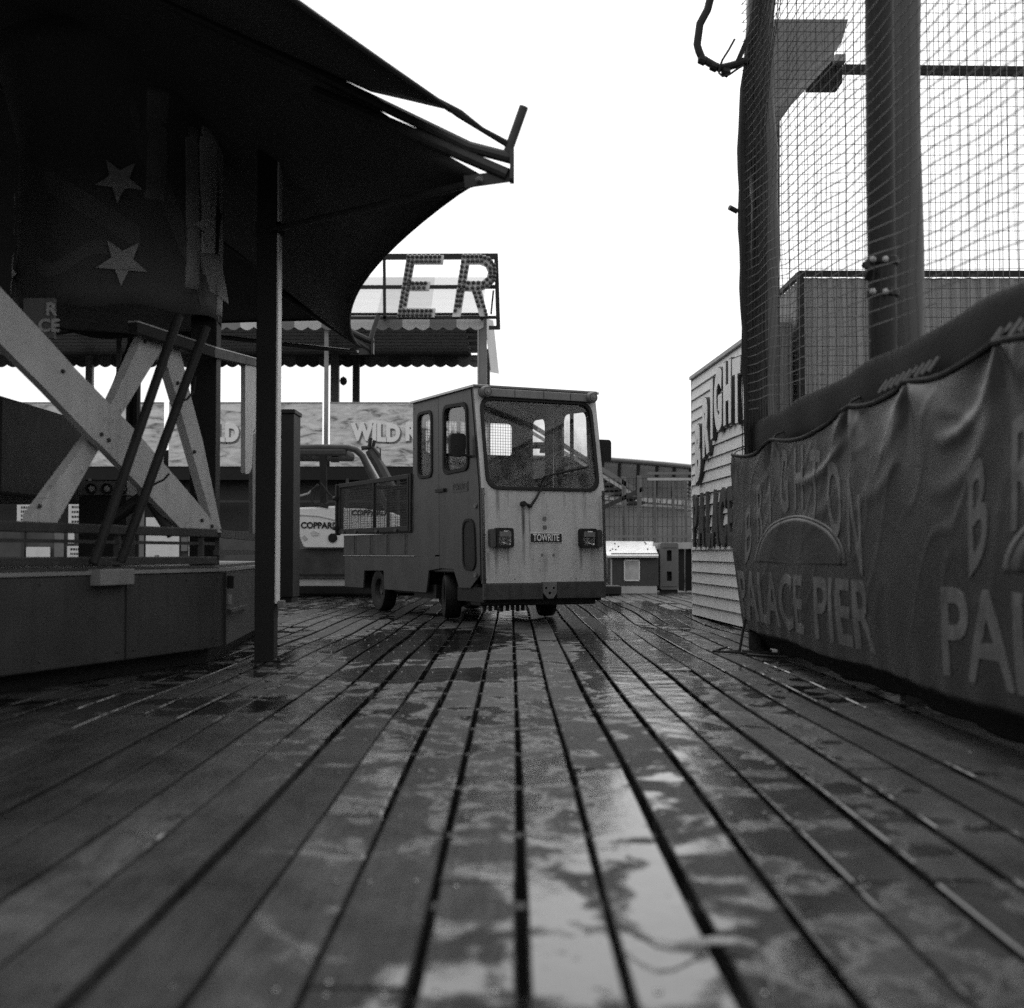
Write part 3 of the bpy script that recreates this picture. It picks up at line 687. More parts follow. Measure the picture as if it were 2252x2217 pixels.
# roof: ribs, fabric panels, tips
cor = [(-1.92,1.3,2.50),(0,6.0,2.395),(-1.19,11.3,2.395),(-5.2,14.8,2.78),(-10,14.4,2.7),(-13.2,9,2.6),(-12.4,3,2.6),(-7.5,-.5,2.5)]
cor = [Vector(c) for c in cor]; peak = Vector((-6.6, 7.0, 6.1))
sag = [.0, .30, .45, .5, .5, .5, .5, .4]
canopy_m = mat('canopy_fabric', .12, .9, spec=.2, var=.25, scale=1.2, bump=.15, bscale=5)
for i in range(8):
    a, b = cor[i], cor[(i+1) % 8]; mid = (a+b)/2; inward = (Vector((peak.x, peak.y, 0))-Vector((mid.x, mid.y, 0))).normalized()
    fa_, fb_ = (.955, .955)
    if i == 0: fb_ = .955
    def pan(s_, t_, a=a, b=b, inward=inward, i=i):
        def ribp(c, s): q = peak.lerp(c, .04+.915*s); q.z -= .13*math.sin(math.pi*s); return q
        def ease(x): x = min(1, max(0, x)); return x*x*(3-2*x)
        Lp, Rp = ribp(a, s_), ribp(b, s_)
        if i == 1:
            Lp = Lp + (a+Vector((-.13,.03,-.075))-ribp(a, 1))*ease((s_-.88)/.12); Rp = Rp + (b+Vector((-.10,-.05,-.05))-ribp(b, 1))*ease((s_-.8)/.2)
        if i == 0: Rp = Rp + Vector((.02,-.06,.05))*ease((s_-.94)/.06)
        k = 4*t_*(1-t_)
        if i == 1: k = math.sin(math.pi*t_)**.8
        q = Lp.lerp(Rp, t_) + (inward*sag[i]*k + Vector((0,0,-.03*k)))*s_**2
        q.z -= .10*math.sin(math.pi*s_)*math.sin(math.pi*t_) + .02*math.sin(t_*22)*s_*(1-s_)*k
        return q
    rpart(MB().grid(pan, 34, 44), 'roof_panel', canopy_m, smooth=True, solid=.006)
    # rope hem
    rpart(MB().tube([pan(1, t/20) for t in range(21)], .014, 6), 'hem_rope', fabric_dark)
    d = (a-peak).normalized()
    def lowp(s_, a=a): 
        q = peak.lerp(a, s_); q.z -= .13*math.sin(math.pi*min(s_/.955,1)) + .028; return q
    rpart(MB().tube([lowp(.05), lowp(.3), lowp(.6), lowp(.85), peak.lerp(a,.97)-Vector((0,0,.05)), a], .028, 10), 'rafter', darksteel)
    tip = rpart(MB().tube([peak.lerp(a,.86)+Vector((0,0,-.16)), a+Vector((-.02,0,-.075))], .030, 10), 'lower_rafter', darksteel)
    rpart(MB().bar(a+Vector((0,0,-.105)), a+Vector((0,0,.03)), .02, .09), 'tip_plate', darksteel)
    out = Vector((d.x, d.y, 0)).normalized()
    rpart(MB().cyl(a+Vector((0,0,.0))-out*.03, a+out*.055+Vector((0,0,.235)), .021, 10), 'spike', darksteel)
    # lug with bolt and brace running back underneath
    lug = a - out*.14 + Vector((0,0,-.10))
    br = rpart(MB().tube([lug, Vector((-1.35,7.3,2.38)) if i == 1 else a-out*1.5+Vector((0,0,-.10))], .019, 8), 'brace', darksteel)
    rpart(MB().bar(a-out*.01+Vector((0,0,-.08)), lug-out*.08, .012, .055), 'lug_plate', darksteel, br)
    rpart(MB().cyl(lug+Vector((-.02,-.03,0)), lug+Vector((.0,-.045,0)), .013, 8), 'bolt', galv, br)
c1_, hem0 = cor[1], cor[0]
rpart(MB().tube([at(965,222,5.95), at(1010,250,5.97), at(1060,285,5.98), at(1118,318,6.0)], [.012,.02,.012,.016], 6), 'torn_edge', fabric_dark)
rpart(MB().cyl((-6.6,7.0,.53),(-6.6,7.0,6.1), .25, 20), 'centre_mast', black_paint)
for p in ((-3.4,3.4),(-3.2,11.2),(-9.6,10.6),(-9.8,4.0)):
    rpart(MB().cyl((p[0],p[1],.53),(p[0],p[1],3.6), .06, 12), 'mast', black_paint)
rpart(MB().box(-8.2,-5.0,5.6,8.6,.53,2.6), 'centre_housing', mat('housing', .04, .6), bev=.03)

# roof post standing on the deck
po = empty('steel_post', (-1.345, 7.33, 0), label='black square steel post bolted to the deck beside the low plinth', cat='post')
def under(root, mb, name, m, parent=None, **k):
    o = mb.obj(name, m, None, **k); o.data.transform(Matrix.Translation(-root.location)); o.parent = parent or root; return o
under(po, MB().box(-1.405,-1.298,7.27,7.39,.008,3.05), 'shaft', black_paint, bev=.003)
under(po, MB().box(-1.296,-1.286,7.275,7.385,.32,3.02), 'edge_strip', mat('edge_strip', .78, .5, var=.1), bev=.002)
under(po, MB().box(-1.283,-1.252,7.30,7.37,.30,.335), 'tail_clip', midgrey)
under(po, MB().box(-1.42,-1.26,7.25,7.41,.004,.016), 'base_plate', black_paint, bev=.003)
under(po, MB().box(-1.30,-1.275,7.26,7.4,2.36,2.42).box(-1.41,-1.27,7.26,7.27,2.36,2.42), 'clamp_band', black_paint)
for x, y in ((-1.27,7.27),(-1.235,7.30),(-1.275,7.40)):
    under(po, MB().cyl((x,y,.012),(x,y,.03),.010,8), 'bolt', darksteel)

# dark cabinet behind the post
cb = empty('equipment_cabinet', (at(637,1300,16).x, 16.25, 0), label='tall narrow dark cabinet standing between the steel post and the small excavator', cat='cabinet')
x0, x1 = at(619,1,16).x, at(652,1,16).x; zt = at(0,900,16).z
under(cb, MB().box(x0,x1,16,16.5,.06,zt-.05), 'body', black_paint, bev=.01)
under(cb, MB().box(x0-.015,x1+.015,15.98,16.52,zt-.05,zt), 'cap', black_paint, bev=.006)
under(cb, MB().box(x0+.02,x1-.02,16.02,16.48,.0,.06), 'foot', black_paint)

# ================================================================ BACKGROUND LEFT
YF = 22.0
# long painted fascia over the stalls
def fascia_mat():
    m = mat('painted_clouds', .52, .6, var=.0)
    nt = m.node_tree; N = nt.nodes; L = nt.links; b = N['Principled BSDF']
    tc = N.new('ShaderNodeTexCoord')
    mp = N.new('ShaderNodeMapping'); mp.inputs['Scale'].default_value = (1.1, 1, 3.6); L.new(tc.outputs['Object'], mp.inputs[0])
    n = N.new('ShaderNodeTexNoise'); n.inputs['Scale'].default_value = 2.9; n.inputs['Detail'].default_value = 7; n.inputs['Roughness'].default_value = .6; n.inputs['Distortion'].default_value = .9
    L.new(mp.outputs[0], n.inputs['Vector'])
    cr = N.new('ShaderNodeValToRGB'); e = cr.color_ramp
    e.elements[0].position = .33; e.elements[0].color = (.13,.13,.13,1); e.elements[1].position = .62; e.elements[1].color = (.80,.80,.80,1)
    q = e.elements.new(.45); q.color = (.56,.56,.56,1)
    L.new(n.outputs['Fac'], cr.inputs[0]); L.new(cr.outputs[0], b.inputs['Base Color'])
    return m
fas = empty('painted_fascia', (-4.5, YF, 0), label='long painted cloud fascia reading WILD RIVER above the dark stalls', cat='sign')
fm = fascia_mat()
zt, zb = at(0, 887, YF).z, at(0, 1026, YF).z
seams = [(-690,-337),(-320,12),(25,368),(380,713),(730,1075)]
for a, b in seams:
    xa, xb = at(a,1,YF).x, at(b,1,YF).x
    pn = under(fas, MB().box(xa,xb,YF,YF+.05,zb,zt), 'fascia_panel', fm, bev=.004)
    under(fas, MB().box(xa,xb,YF-.01,YF+.06,zt,zt+.02), 'cap_strip', galv, pn)
    cxx = at(a+159,1,YF).x; zc = at(0,953,YF).z
    t = text_mesh('WILD RIVER', .38, .012, plate_white, 'lettering', lambda p, cxx=cxx, zc=zc: Vector((cxx+p.x, YF-.014-p.z, zc+p.y+.012*math.sin(p.x*7))), offset=.022, sx=.82)
    t.data.transform(Matrix.Translation(-fas.location)); t.parent = pn
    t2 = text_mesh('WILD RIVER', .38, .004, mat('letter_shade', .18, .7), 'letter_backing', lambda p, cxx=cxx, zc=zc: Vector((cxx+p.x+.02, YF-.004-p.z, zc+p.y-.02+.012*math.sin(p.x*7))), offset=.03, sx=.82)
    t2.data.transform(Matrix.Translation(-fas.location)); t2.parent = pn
# dark stalls under it
stl = empty('stall_row', (-4.5, YF+.1, 0), label='row of dark shuttered stalls with pasted white notices under the cloud fascia', cat='stall')
sx0, sx1 = at(-690,1,YF).x, at(1075,1,YF).x
under(stl, MB().box(sx0,sx1,YF+.35,YF+2.4,0,zb+.3), 'stall_body', mat('stall_dark', .03, .7))
under(stl, MB().box(sx0,sx1,YF+.02,YF+.35,zb-.22,zb-.004), 'lintel', black_paint)
under(stl, MB().box(sx0,sx1,YF+.0,YF+.12,zb-.60,zb-.56), 'counter_rail', darksteel)
und = under(stl, MB().box(sx0,sx1,YF+.02,YF+.10,.12,.95), 'counter_front', mat('counter', .07, .6, var=.4, scale=4))
rr_ = random.Random(11)
x = sx0+.3
while x < sx1-.3:
    under(stl, MB().box(x,x+.05,YF-.02,YF+.02,0,zb-.2), 'stall_post', darksteel); x += rr_.uniform(.8, 1.3)
def poster(u0, v0, u1, v1, text=True, m=white, sheet='notice'):
    a = at(u0, v0, YF); b = at(u1, v1, YF)
    o = under(stl, MB().box(a.x,b.x,YF-.05,YF-.03,b.z,a.z), sheet, m)
    if text:
        n = max(2, int((v1-v0)/10)); mm = MB(); r = random.Random(int(u0))
        for k in range(n):
            z = a.z - (a.z-b.z)*(k+.7)/(n+.6); x = a.x + (b.x-a.x)*.2
            while x < b.x-(b.x-a.x)*.2:
                w_ = r.uniform(.015,.035); mm.box(x,x+w_,YF-.054,YF-.05,z-.018,z+.018); x += w_+.012
        under(stl, mm, 'notice_lettering', plate_black, o)
poster(153,1108,189,1157); poster(150,1201,186,1227); poster(216,1203,246,1227); poster(60,1203,112,1227, False)
poster(323,1138,395,1228, False); poster(417,1180,428,1228, False); poster(432,1180,453,1228, False); poster(472,1196,478,1226, False)
poster(122,1170,142,1226, False, midgrey); poster(400,1182,414,1212, False, midgrey); poster(152,1170,165,1195, False)
poster(40,1110,84,1160, True); poster(290,1095,318,1225, False, midgrey)
cone = empty('traffic_cone', (at(357,1,21.4).x, 21.4, 0), label='grey cone on a white base in front of the white panel below the railings', cat='cone')
cz = at(0,1226,21.4).z
under(cone, MB().lathe([(.13,.0),(.13,.03),(.10,.04),(.035,.55),(.03,.56),(.001,.56)], (cone.location.x,21.4,0), (0,0,1), 20), 'cone', midgrey, smooth=True)
under(cone, MB().box(cone.location.x-.19,cone.location.x+.19,21.2,21.6,.0,.03), 'base', white)

# awning building with the big letters
YA, YB = 23.0, 27.5
aw = empty('awning_building', (-4.2, 25, 0), label='pavilion with striped scalloped awning on tall posts behind the cloud fascia', cat='pavilion')
stripeA, stripeB = mat('awning_light', .6, .6, var=.08), mat('awning_dark', .2, .6, var=.08)
xr = at(1064,1,YA).x; xl = -13.5
zA = at(0,726,YA).z; zA2 = at(0,700,YA).z; ztop = at(0,628,YA+.6).z
def scallop(y, z0, z1, xa, xb, sw, m1, m2, per, name):
    n = int((xb-xa)/sw/per)
    for k in range(n):
        bot = []
        for j in range(per):
            x0 = xb-(k*per+per-j)*sw; x1 = x0+sw
            bot += [(x0 + (x1-x0)*q/8, z0 + .055*(1-math.sin(math.pi*q/8))) for q in range(0 if j == 0 else 1, 9)]
        mb = MB().plate([(bot[-1][0], z1), (bot[0][0], z1)] + bot, [], lambda a,b,d: (a, y+d, b), .012)
        under(aw, mb, name, m1 if k % 2 == 0 else m2)
scallop(YA, zA, zA2, xl, xr, .235, stripeA, stripeB, 2, 'front_valance')
zB = at(0,808,YB).z; xrb = at(1058,1,YB).x
scallop(YB, zB, zB+.26, xl, xrb, .24, mat('valance_light', .16, .7), mat('valance_dark', .07, .7), 2, 'rear_valance')
# sloping awning roof in stripes
x = xr; k = 0
while x > xl:
    x2 = x-.94; mb = MB()
    mb.grid(lambda s_, t_: (x+(x2-x)*s_, YA+.02+1.6*t_, zA2+.01+(ztop-zA2+.35)*t_ - .05*math.sin(math.pi*t_)), 2, 6)
    under(aw, mb, 'awning_stripe', mat('stripe_light', .62, .6, var=.1, bump=.3, bscale=7) if k % 2 == 0 else mat('stripe_mid', .42, .6, var=.1, bump=.3, bscale=7), solid=.01); x = x2; k += 1
# slatted ceiling
ce = MB()
for k in range(11):
    y = YA+.12+k*.42; z = zA2-.03+(zB+.26-zA2)*(k/10.5)
    ce.box(xl, xr-.35, y, y+.34, z, z+.05)
under(aw, ce, 'ceiling_slats', mat('slat', .09, .6, isl=.35))
under(aw, MB().add([(xl,YA+.1,zA2+.10),(xr-.02,YA+.1,zA2+.10),(xrb-.02,YB,zB+.36),(xl,YB,zB+.36)], [(0,1,2,3)]), 'roof_deck', black_paint, solid=.03)
for k in range(7): under(aw, MB().box(xr-.33, xr-.03, YA+.2+k*.5, YA+.45+k*.5, zA2-.12-k*.03, zA2-.09-k*.03), 'side_louvre', darksteel)
for u, y, w_, m_ in ((722,YA+.1,.07,mat('post_grey', .25, .5)),(741,YB-.1,.17,midgrey),(787,YB-.2,.14,darksteel),(207,YB-.1,.14,midgrey),(270,YA+2,.08,darksteel),(1062,YA+.1,.15,trim_paint),(1073,YB-.5,.10,darksteel),(-60,YB-.1,.14,midgrey)):
    c = at(u, 1, y).x
    under(aw, MB().box(c-w_/2,c+w_/2,y-w_/2,y+w_/2,0,at(0,700,YA).z if y < YA+.5 else zB+.3), 'post', m_, bev=.004)
under(aw, MB().cyl((at(1052,1,YA).x,YA,0),(at(1052,1,YA).x,YA,zA), .012, 6), 'downpipe', galv)
under(aw, MB().grid(lambda s_, t_: (xr+.02+.14*s_+.10*t_, YA+.3+.2*s_, zA2+.05-.95*t_), 4, 6), 'torn_sheet', white, solid=.01)
lb = at(749, 838, YB-.2)
under(aw, MB().lathe([(.001,-.1),(.06,-.06),(.08,0),(.06,.06),(.001,.1)], (lb.x+.06,YB-.2,lb.z), (0,0,1), 12), 'floodlight', darksteel)

# illuminated letters E R
YS = 22.6
sg = empty('letter_sign', (-.9, YS, 4.0), label='steel frame carrying slanted letters E and R studded with bulbs on the awning', cat='sign')
fr_ = MB()
def fb(u0,v0,u1,v1,w_=.07): fr_.bar(at(u0,v0,YS+.08), at(u1,v1,YS+.08), w_)
fb(560,566,1095,564,.09); fb(560,632,1095,631,.06); fb(560,700,1095,698,.05); fb(1091,562,1096,724,.07); fb(845,566,846,705,.05); fb(1075,721,1099,721,.06); fb(700,566,700,705,.05); fb(575,566,575,705,.05)
fr_.bar(at(1085,640,YS+.1), at(1080,690,YS+.9), .03); fr_.bar(at(846,700,YS+.1), at(846,700,YA+1.2), .05); fr_.bar(at(1060,700,YS+.1), at(1060,700,YA+1.2), .05)
under(sg, fr_, 'frame', blacksteel)
letm = mat('letter_face', .7, .5, var=.3, scale=12)
k5 = lambda x, y: (740+x*.19958, 540+y*.19958)
def L3(x, y, d=0): p = at(*k5(x, y), YS); return Vector((p.x, YS+d, p.z))
Eo = [(775,105),(1185,105),(1172,200),(855,200),(822,400),(1035,400),(1018,492),(803,492),(775,685),(1090,692),(1078,790),(665,790)]
Ro = [(1385,100),(1600,100),(1680,130),(1740,200),(1760,300),(1740,390),(1690,450),(1600,485),(1670,780),(1580,780),(1490,495),(1412,495),(1365,785),(1275,785)]
Rh = [(1465,200),(1580,200),(1640,225),(1670,290),(1655,350),(1600,392),(1435,392)]
def bulbs(par, lines, step=52):
    base = None
    for ln in lines:
        for a, b in zip(ln[:-1], ln[1:]):
            L_ = math.dist(a, b); n = max(1, round(L_/step))
            for k in range(n):
                x, y = a[0]+(b[0]-a[0])*(k+.0)/n, a[1]+(b[1]-a[1])*(k+.0)/n
                p = L3(x, y, -.03)-sg.location
                if base is None:
                    m_ = MB().lathe([(.03,.03),(.034,.0),(.03,-.03),(.018,-.05),(.001,-.058)], (0,0,0), (0,1,0), 10)
                    base = m_.obj('bulb', mat('bulb', .07, .3), par, smooth=True); base.location = p
                else:
                    c = base.copy(); C.objects.link(c); c.parent = par; c.location = p
for nm, o_, h_ , ls in (('letter_e', Eo, [], [[(790,125),(1185,125)],[(840,180),(1180,180)],[(790,170),(690,770),(1080,770)],[(835,230),(750,700)],[(795,415),(1030,415)],[(795,470),(1020,470)],[(745,718),(1090,718)]]),
                      ('letter_r', Ro, [Rh], [[(1400,120),(1590,120),(1680,150),(1735,215),(1745,300),(1735,385),(1660,445),(1560,470),(1640,720),(1660,800)],[(1390,180),(1300,770)],[(1450,175),(1600,175),(1690,250),(1695,340),(1620,410),(1400,412)],[(1440,240),(1350,715)],[(1500,470),(1580,715)],[(1380,475),(1500,475)]])):
    mb = MB().plate(o_, h_, lambda a,b,d: L3(a,b,d), .10)
    lt = under(sg, mb, nm, letm); bulbs(lt, ls)

# small excavator behind the truck
EX = empty('mini_excavator', (at(735,1300,18).x, 18.6, 0), label='small white excavator with dark cab frame lettered COPPARD behind the truck load bed', cat='excavator')
def ex(u, v, Y=18): return at(u, v, Y)
def expoly(pts, y0, y1, nm, m, par=None, bev=.012):
    P = [ex(*p) for p in pts]
    mb = MB().plate([(p.x, p.z) for p in P], [], lambda a,b,d: (a, y0+d, b), y1-y0)
    return under(EX, mb, nm, m, par, bev=bev)
body = expoly([(650,1116),(700,1115),(742,1112),(747,1118),(800,1119),(862,1127),(862,1165),(800,1205),(668,1204),(652,1166)], 18, 19.3, 'engine_cover', white, bev=.03)
expoly([(653,1131),(700,1134),(752,1146),(752,1148),(700,1136.5),(653,1133.5)], 17.992, 18.01, 'cover_crease', palegrey, body, bev=0)
ct = ex(703,1156); t = text_mesh('COPPARD', .115, .003, plate_black, 'lettering', lambda p: Vector((ct.x+p.x, 17.994-p.z, ct.z+p.y-.01*p.x)), offset=.004, sx=.97); t.data.transform(Matrix.Translation(-EX.location)); t.parent = body
ct2 = ex(812,1128); t = text_mesh('COPPARD', .10, .003, plate_black, 'lettering', lambda p: Vector((ct2.x+p.x, 17.994-p.z, ct2.z+p.y)), offset=.003, sx=1.05); t.data.transform(Matrix.Translation(-EX.location)); t.parent = body
c = ex(732,1183); under(EX, MB().cyl((c.x,18.0,c.z),(c.x,17.985,c.z),.062,24), 'filler_port', black_paint, body)
expoly([(664,1182),(670,1176),(677,1184),(671,1190)], 17.99, 18.01, 'sticker', palegrey, body, bev=0)
expoly([(684,1170),(690,1166),(702,1172),(700,1178),(686,1178)], 17.99, 18.01, 'sticker', mat('sticker', .5, .4), body, bev=0)
expoly([(630,1206),(860,1206),(860,1266),(640,1266),(626,1240)], 18.1, 19.2, 'slew_frame', mat('slew', .05, .5, var=.5, scale=5), bev=.03)
expoly([(628,1262),(600,1290),(612,1310),(870,1310),(880,1290),(860,1262)], 18.0, 18.3, 'track', rubber, bev=.03)
expoly([(628,1262),(600,1290),(612,1310),(870,1310),(880,1290),(860,1262)], 19.1, 19.4, 'track', rubber, bev=.03)
expoly([(644,1277),(652,1270),(790,1270),(790,1288),(648,1288)], 17.75, 17.8, 'dozer_blade', palegrey, bev=.006)
expoly([(648,1268),(790,1268),(790,1271),(648,1271)], 17.72, 17.83, 'blade_edge', darksteel, bev=0)
# cab frame
for y in (18.25, 19.1):
    pts = [(618,986),(700,984),(765,985),(783,990),(797,1003),(820,1052),(852,1118)]
    under(EX, MB().tube([ex(u, v, y) + Vector((0,0,0)) for u, v in pts], .045, 10), 'cab_frame', darksteel, smooth=True)
    under(EX, MB().bar(ex(710,992,y), ex(712,1108,y), .09, .09), 'cab_pillar', black_paint)
under(EX, MB().box(ex(625,1,18.3).x, ex(768,1,18.3).x, 18.2, 19.2, ex(0,1002,18).z, ex(0,982,18).z), 'cab_roof', darksteel, bev=.04)
under(EX, MB().box(ex(728,1,18).x, ex(745,1,18).x, 18.2, 18.3, ex(0,1014,18).z, ex(0,1006,18).z), 'work_lamp', black_paint)
under(EX, MB().tube([ex(700,1067,18), ex(686,1078,18), ex(683,1095,18), ex(692,1110,18), ex(722,1116,18)], .016, 8), 'hose', rubber)
under(EX, MB().tube([ex(705,1062,18), ex(722,1085,18), ex(745,1105,18)], .014, 8), 'hose', rubber)
under(EX, MB().tube([ex(655,1092,18.4), ex(678,1085,18.4), ex(700,1066,18.4)], .014, 8), 'lever', galv)
bm_ = under(EX, MB().tube([ex(860,1080,18.6), ex(835,1030,18.6), ex(812,990,18.6)], [.10,.09,.06], 8), 'boom', darksteel, smooth=True)
under(EX, MB().tube([ex(795,985,18.6), ex(818,984,18.6), ex(832,1000,18.6), ex(836,1022,18.6)], .035, 8), 'boom_link', darksteel, bm_)
for du in (0, 8):
    under(EX, MB().tube([ex(812+du,982,18.5), ex(816+du,963+du*.7,18.5)], .024, 10), 'cylinder_head', rubber, bm_)
under(EX, MB().tube([ex(828,984,18.5), ex(836,986,18.5), ex(837,1005,18.5)], .008, 6), 'hydraulic_line', rubber, bm_)
under(EX, MB().tube([ex(808,1010,18.4), ex(836,1060,18.4)], .02, 8), 'ram_rod', bright_edge, bm_)
# kerb plank on the deck behind
kb = MB().box(at(560,1,20.8).x, at(900,1,20.8).x, 20.7, 20.85, .004, .09).obj('kerb_timber', mat('kerb', .28, .6, streak=.2), bev=.01); tag(kb, 'low pale kerb timber lying across the boards behind the excavator', 'kerb')

# ================================================================ RIGHT: LETTERED CLAPBOARD WALL
def wx(Y): return 1.764 + .0473*(12.9-Y)
cw = empty('clapboard_wall', (1.9, 11.6, 0), label='white clapboard kiosk side wall with raised letters BRIGHTON PALACE', cat='wall')
wd = Vector((wx(10.4)-wx(12.9), 10.4-12.9, 0)).normalized(); wn = Vector((-wd.y*-1, wd.x*-1, 0))
wn = Vector((wd.y, -wd.x, 0))    # towards -X
if wn.x > 0: wn = -wn
FAR = Vector((wx(12.9), 12.9, 0)); WL = 3.25
def wp_(s, z, off): return FAR + wd*s + wn*off + Vector((0,0,z))
clap = mat('clapboard_paint', .80, .5, var=.1, scale=5, streak=.2, spots=.12, bump=.05)
z = 0.0; k = 0; pm = MB()
while z < 2.25:
    h = min(.1035, 2.285-z)
    # each board leans out at its foot, a bead at the top
    pm.add([wp_(0,z+.004,.024), wp_(WL,z+.004,.024), wp_(WL,z+h,.006), wp_(0,z+h,.006), wp_(0,z+.004,-.01), wp_(WL,z+.004,-.01), wp_(WL,z+h,-.01), wp_(0,z+h,-.01)],
           [(0,1,2,3),(4,7,6,5),(0,4,5,1),(3,2,6,7),(0,3,7,4),(1,5,6,2)])
    z += h; k += 1
under(cw, pm, 'clapboards', clap)
mb = MB(); mb.add([wp_(0,.0,-.012),wp_(WL,.0,-.012),wp_(WL,2.28,-.012),wp_(0,2.28,-.012),wp_(0,0,-.13),wp_(WL,0,-.13),wp_(WL,2.28,-.13),wp_(0,2.28,-.13)], [(0,1,2,3),(4,7,6,5),(0,4,5,1),(3,2,6,7),(0,3,7,4),(1,5,6,2)])
under(cw, mb, 'wall_core', midgrey)
under(cw, MB().bar(wp_(-.012,.0,.004), wp_(-.012,2.3,.004), .03, .03), 'corner_bead', white)
under(cw, MB().bar(wp_(-.02,2.295,-.05), wp_(WL,2.295,-.05), .17, .03), 'capping', palegrey)
ltw = mat('letter_white', .85, .5, var=.1, spots=.3); ltd = mat('letter_dark', .05, .6, var=.5, scale=14)
def jag(p, s=1): return Vector((0, 0, 0))
arcR, ac = 1.55, 1.62
word = 'BRIGHTON'
for i, chh in enumerate(word):
    s = [.50,.88,1.18,1.46,1.84,2.2,2.58,2.98][i]; zc = 1.51 + .58*math.sin(min(1, i/4.3)*math.pi/2) if i <= 4 else 1.51+.58*math.sin((8.3-i)/4.0*math.pi/2)
    zc = [1.50,1.71,1.84,1.89,1.905,1.88,1.82,1.7][i]; tl = [-.35,-.22,-.12,-.04,0,.1,.2,.3][i]*.3
    rg = random.Random(i)
    def f(p, s=s, zc=zc, tl=tl, rg=rg):
        x = p.x + p.y*0; z_ = p.y*1.42
        return wp_(s+x, zc+z_+x*(-tl)*2, .055+p.z)
    t = text_mesh(chh, .47, .003, ltw, 'letter', f, offset=.026, sx=.92)
    t.data.transform(Matrix.Translation(-cw.location)); t.parent = cw
    t2 = text_mesh(chh, .47, .016, ltd, 'letter_side', lambda p, f=f: f(p) - wn*.020, offset=.034, sx=.92)
    t2.data.transform(Matrix.Translation(-cw.location)); t2.parent = t
for i, chh in enumerate('PALACE'):
    s = .27 + i*.318
    t = text_mesh(chh, .56, .010, ltd, 'letter', lambda p, s=s: wp_(s+p.x, .875+p.y*1.14, .034+p.z), offset=.028, sx=.72)
    t.data.transform(Matrix.Translation(-cw.location)); t.parent = cw

# kiosk behind the nets
ki = empty('pale_kiosk', (3.8, 10.6, 0), label='pale box kiosk with framed edges seen through the nets', cat='kiosk')
kx = at(1757,1,9.6).x; kz = at(0,603,9.6).z
corr = mat('corrugated', .33, .55, var=.08, scale=4)
def corrug(s_, t_): x = kx+.02+(6.0-kx)*s_; return (x, 9.6+.012*math.sin(x*62), .01+(kz-.04)*t_)
under(ki, MB().grid(corrug, 420, 1), 'front_sheet', corr, solid=.004)
under(ki, MB().grid(lambda s_, t_: (kx+.012*math.sin(s_*2.2*62), 9.62+2.2*s_, .01+(kz-.04)*t_), 220, 1), 'side_sheet', corr, solid=.004)
under(ki, MB().bar((kx-.01,9.59,0),(kx-.01,9.59,kz),.045), 'corner_post', blacksteel)
under(ki, MB().bar((kx-.02,9.59,kz),(6,9.59,kz),.04), 'top_rail', blacksteel)
under(ki, MB().bar((kx-.01,9.6,kz),(kx-.01,11.8,kz),.035), 'side_rail', blacksteel)
under(ki, MB().box(kx+.05,6,9.68,11.8,0,kz-.06), 'inner_box', midgrey)

# ================================================================ RIGHT: NETTED TRAMPOLINE CAGE
cg = empty('netted_cage', (1.5, 8.0, 0), label='tall netted trampoline cage with padded posts beside the boardwalk', cat='cage')
XN = 1.40
def cp(mb, name, m, parent=None, **k): return under(cg, mb, name, m, parent, **k)
pad = mat('pad_vinyl', .06, .45, var=.3, scale=3, bump=.15, bscale=10)
paddark = mat('pad_dark', .010, .8, var=.3, bump=.1, spec=.25)
# corner post with lumpy padding
cp(MB().cyl((1.5,8.0,.0),(1.5,8.0,4.7), .045, 14), 'corner_pole', blacksteel)
ptsp = [(1.525 + .012*math.sin(z*3.1), 8.02, z) for z in [1.12+.16*k for k in range(23)]]
cp(MB().tube(ptsp, [.088+.008*math.sin(k*1.7) for k in range(23)], 18), 'post_padding', pad, smooth=True)
ptsp = [(1.405 + .022*math.cos((z-2.9)*1.25)*-1+.02 + .13*max(0, z-3.2)**1.3, 7.97, z) for z in [1.12+.12*k for k in range(30)]]
gt = cp(MB().tube(ptsp, [.034+.010*math.sin(k*.9)**2 for k in range(30)], 10), 'gathered_net', mat('cord_dark', .03, .8, bump=.6, bscale=120), smooth=True)
r5 = random.Random(5)
for k in range(14):
    x = 1.37+.012*k; cp(MB().tube([(x+r5.uniform(-.008,.008)+.13*max(0, z-3.2)**1.3, 7.9, z) for z in [1.15+.4*q for q in range(9)]], .003, 5), 'net_cord', rubber, gt)
cp(MB().cyl((1.36,7.97,2.66),(1.31,7.95,2.68),.016,10), 'pole_bolt', darksteel)
# centre post, its pad and clamps
cpx = at(1935,1,5.45).x
cp(MB().tube([(cpx,5.45,1.0),(cpx-.005,5.45,2.2),(cpx,5.45,4.2)], .058, 16), 'centre_pole', blacksteel, smooth=True)
cp(MB().tube([(at(1989,1,6.4).x+.006*math.sin(z*4),6.4,z) for z in [1.32+.25*k for k in range(14)]], [.05]+[.075]*12+[.075], 16), 'post_padding', pad, smooth=True)
for vv, m_ in ((570, galv), (641, galv)):
    c = at(1935,vv,5.4)
    cl = cp(MB().lathe([(.060,-.018),(.066,-.012),(.066,.012),(.060,.018)], (cpx,5.45,c.z), (0,0,1), 18), 'pole_clamp', blacksteel)
    for du in (-15, 13):
        q = at(1935+du, vv, 5.37); cp(MB().lathe([(.001,-.014),(.012,-.008),(.014,0),(.012,.008),(.001,.014)], (q.x, 5.372, q.z), (1,0,.3), 10), 'cord_knot', palegrey, cl)
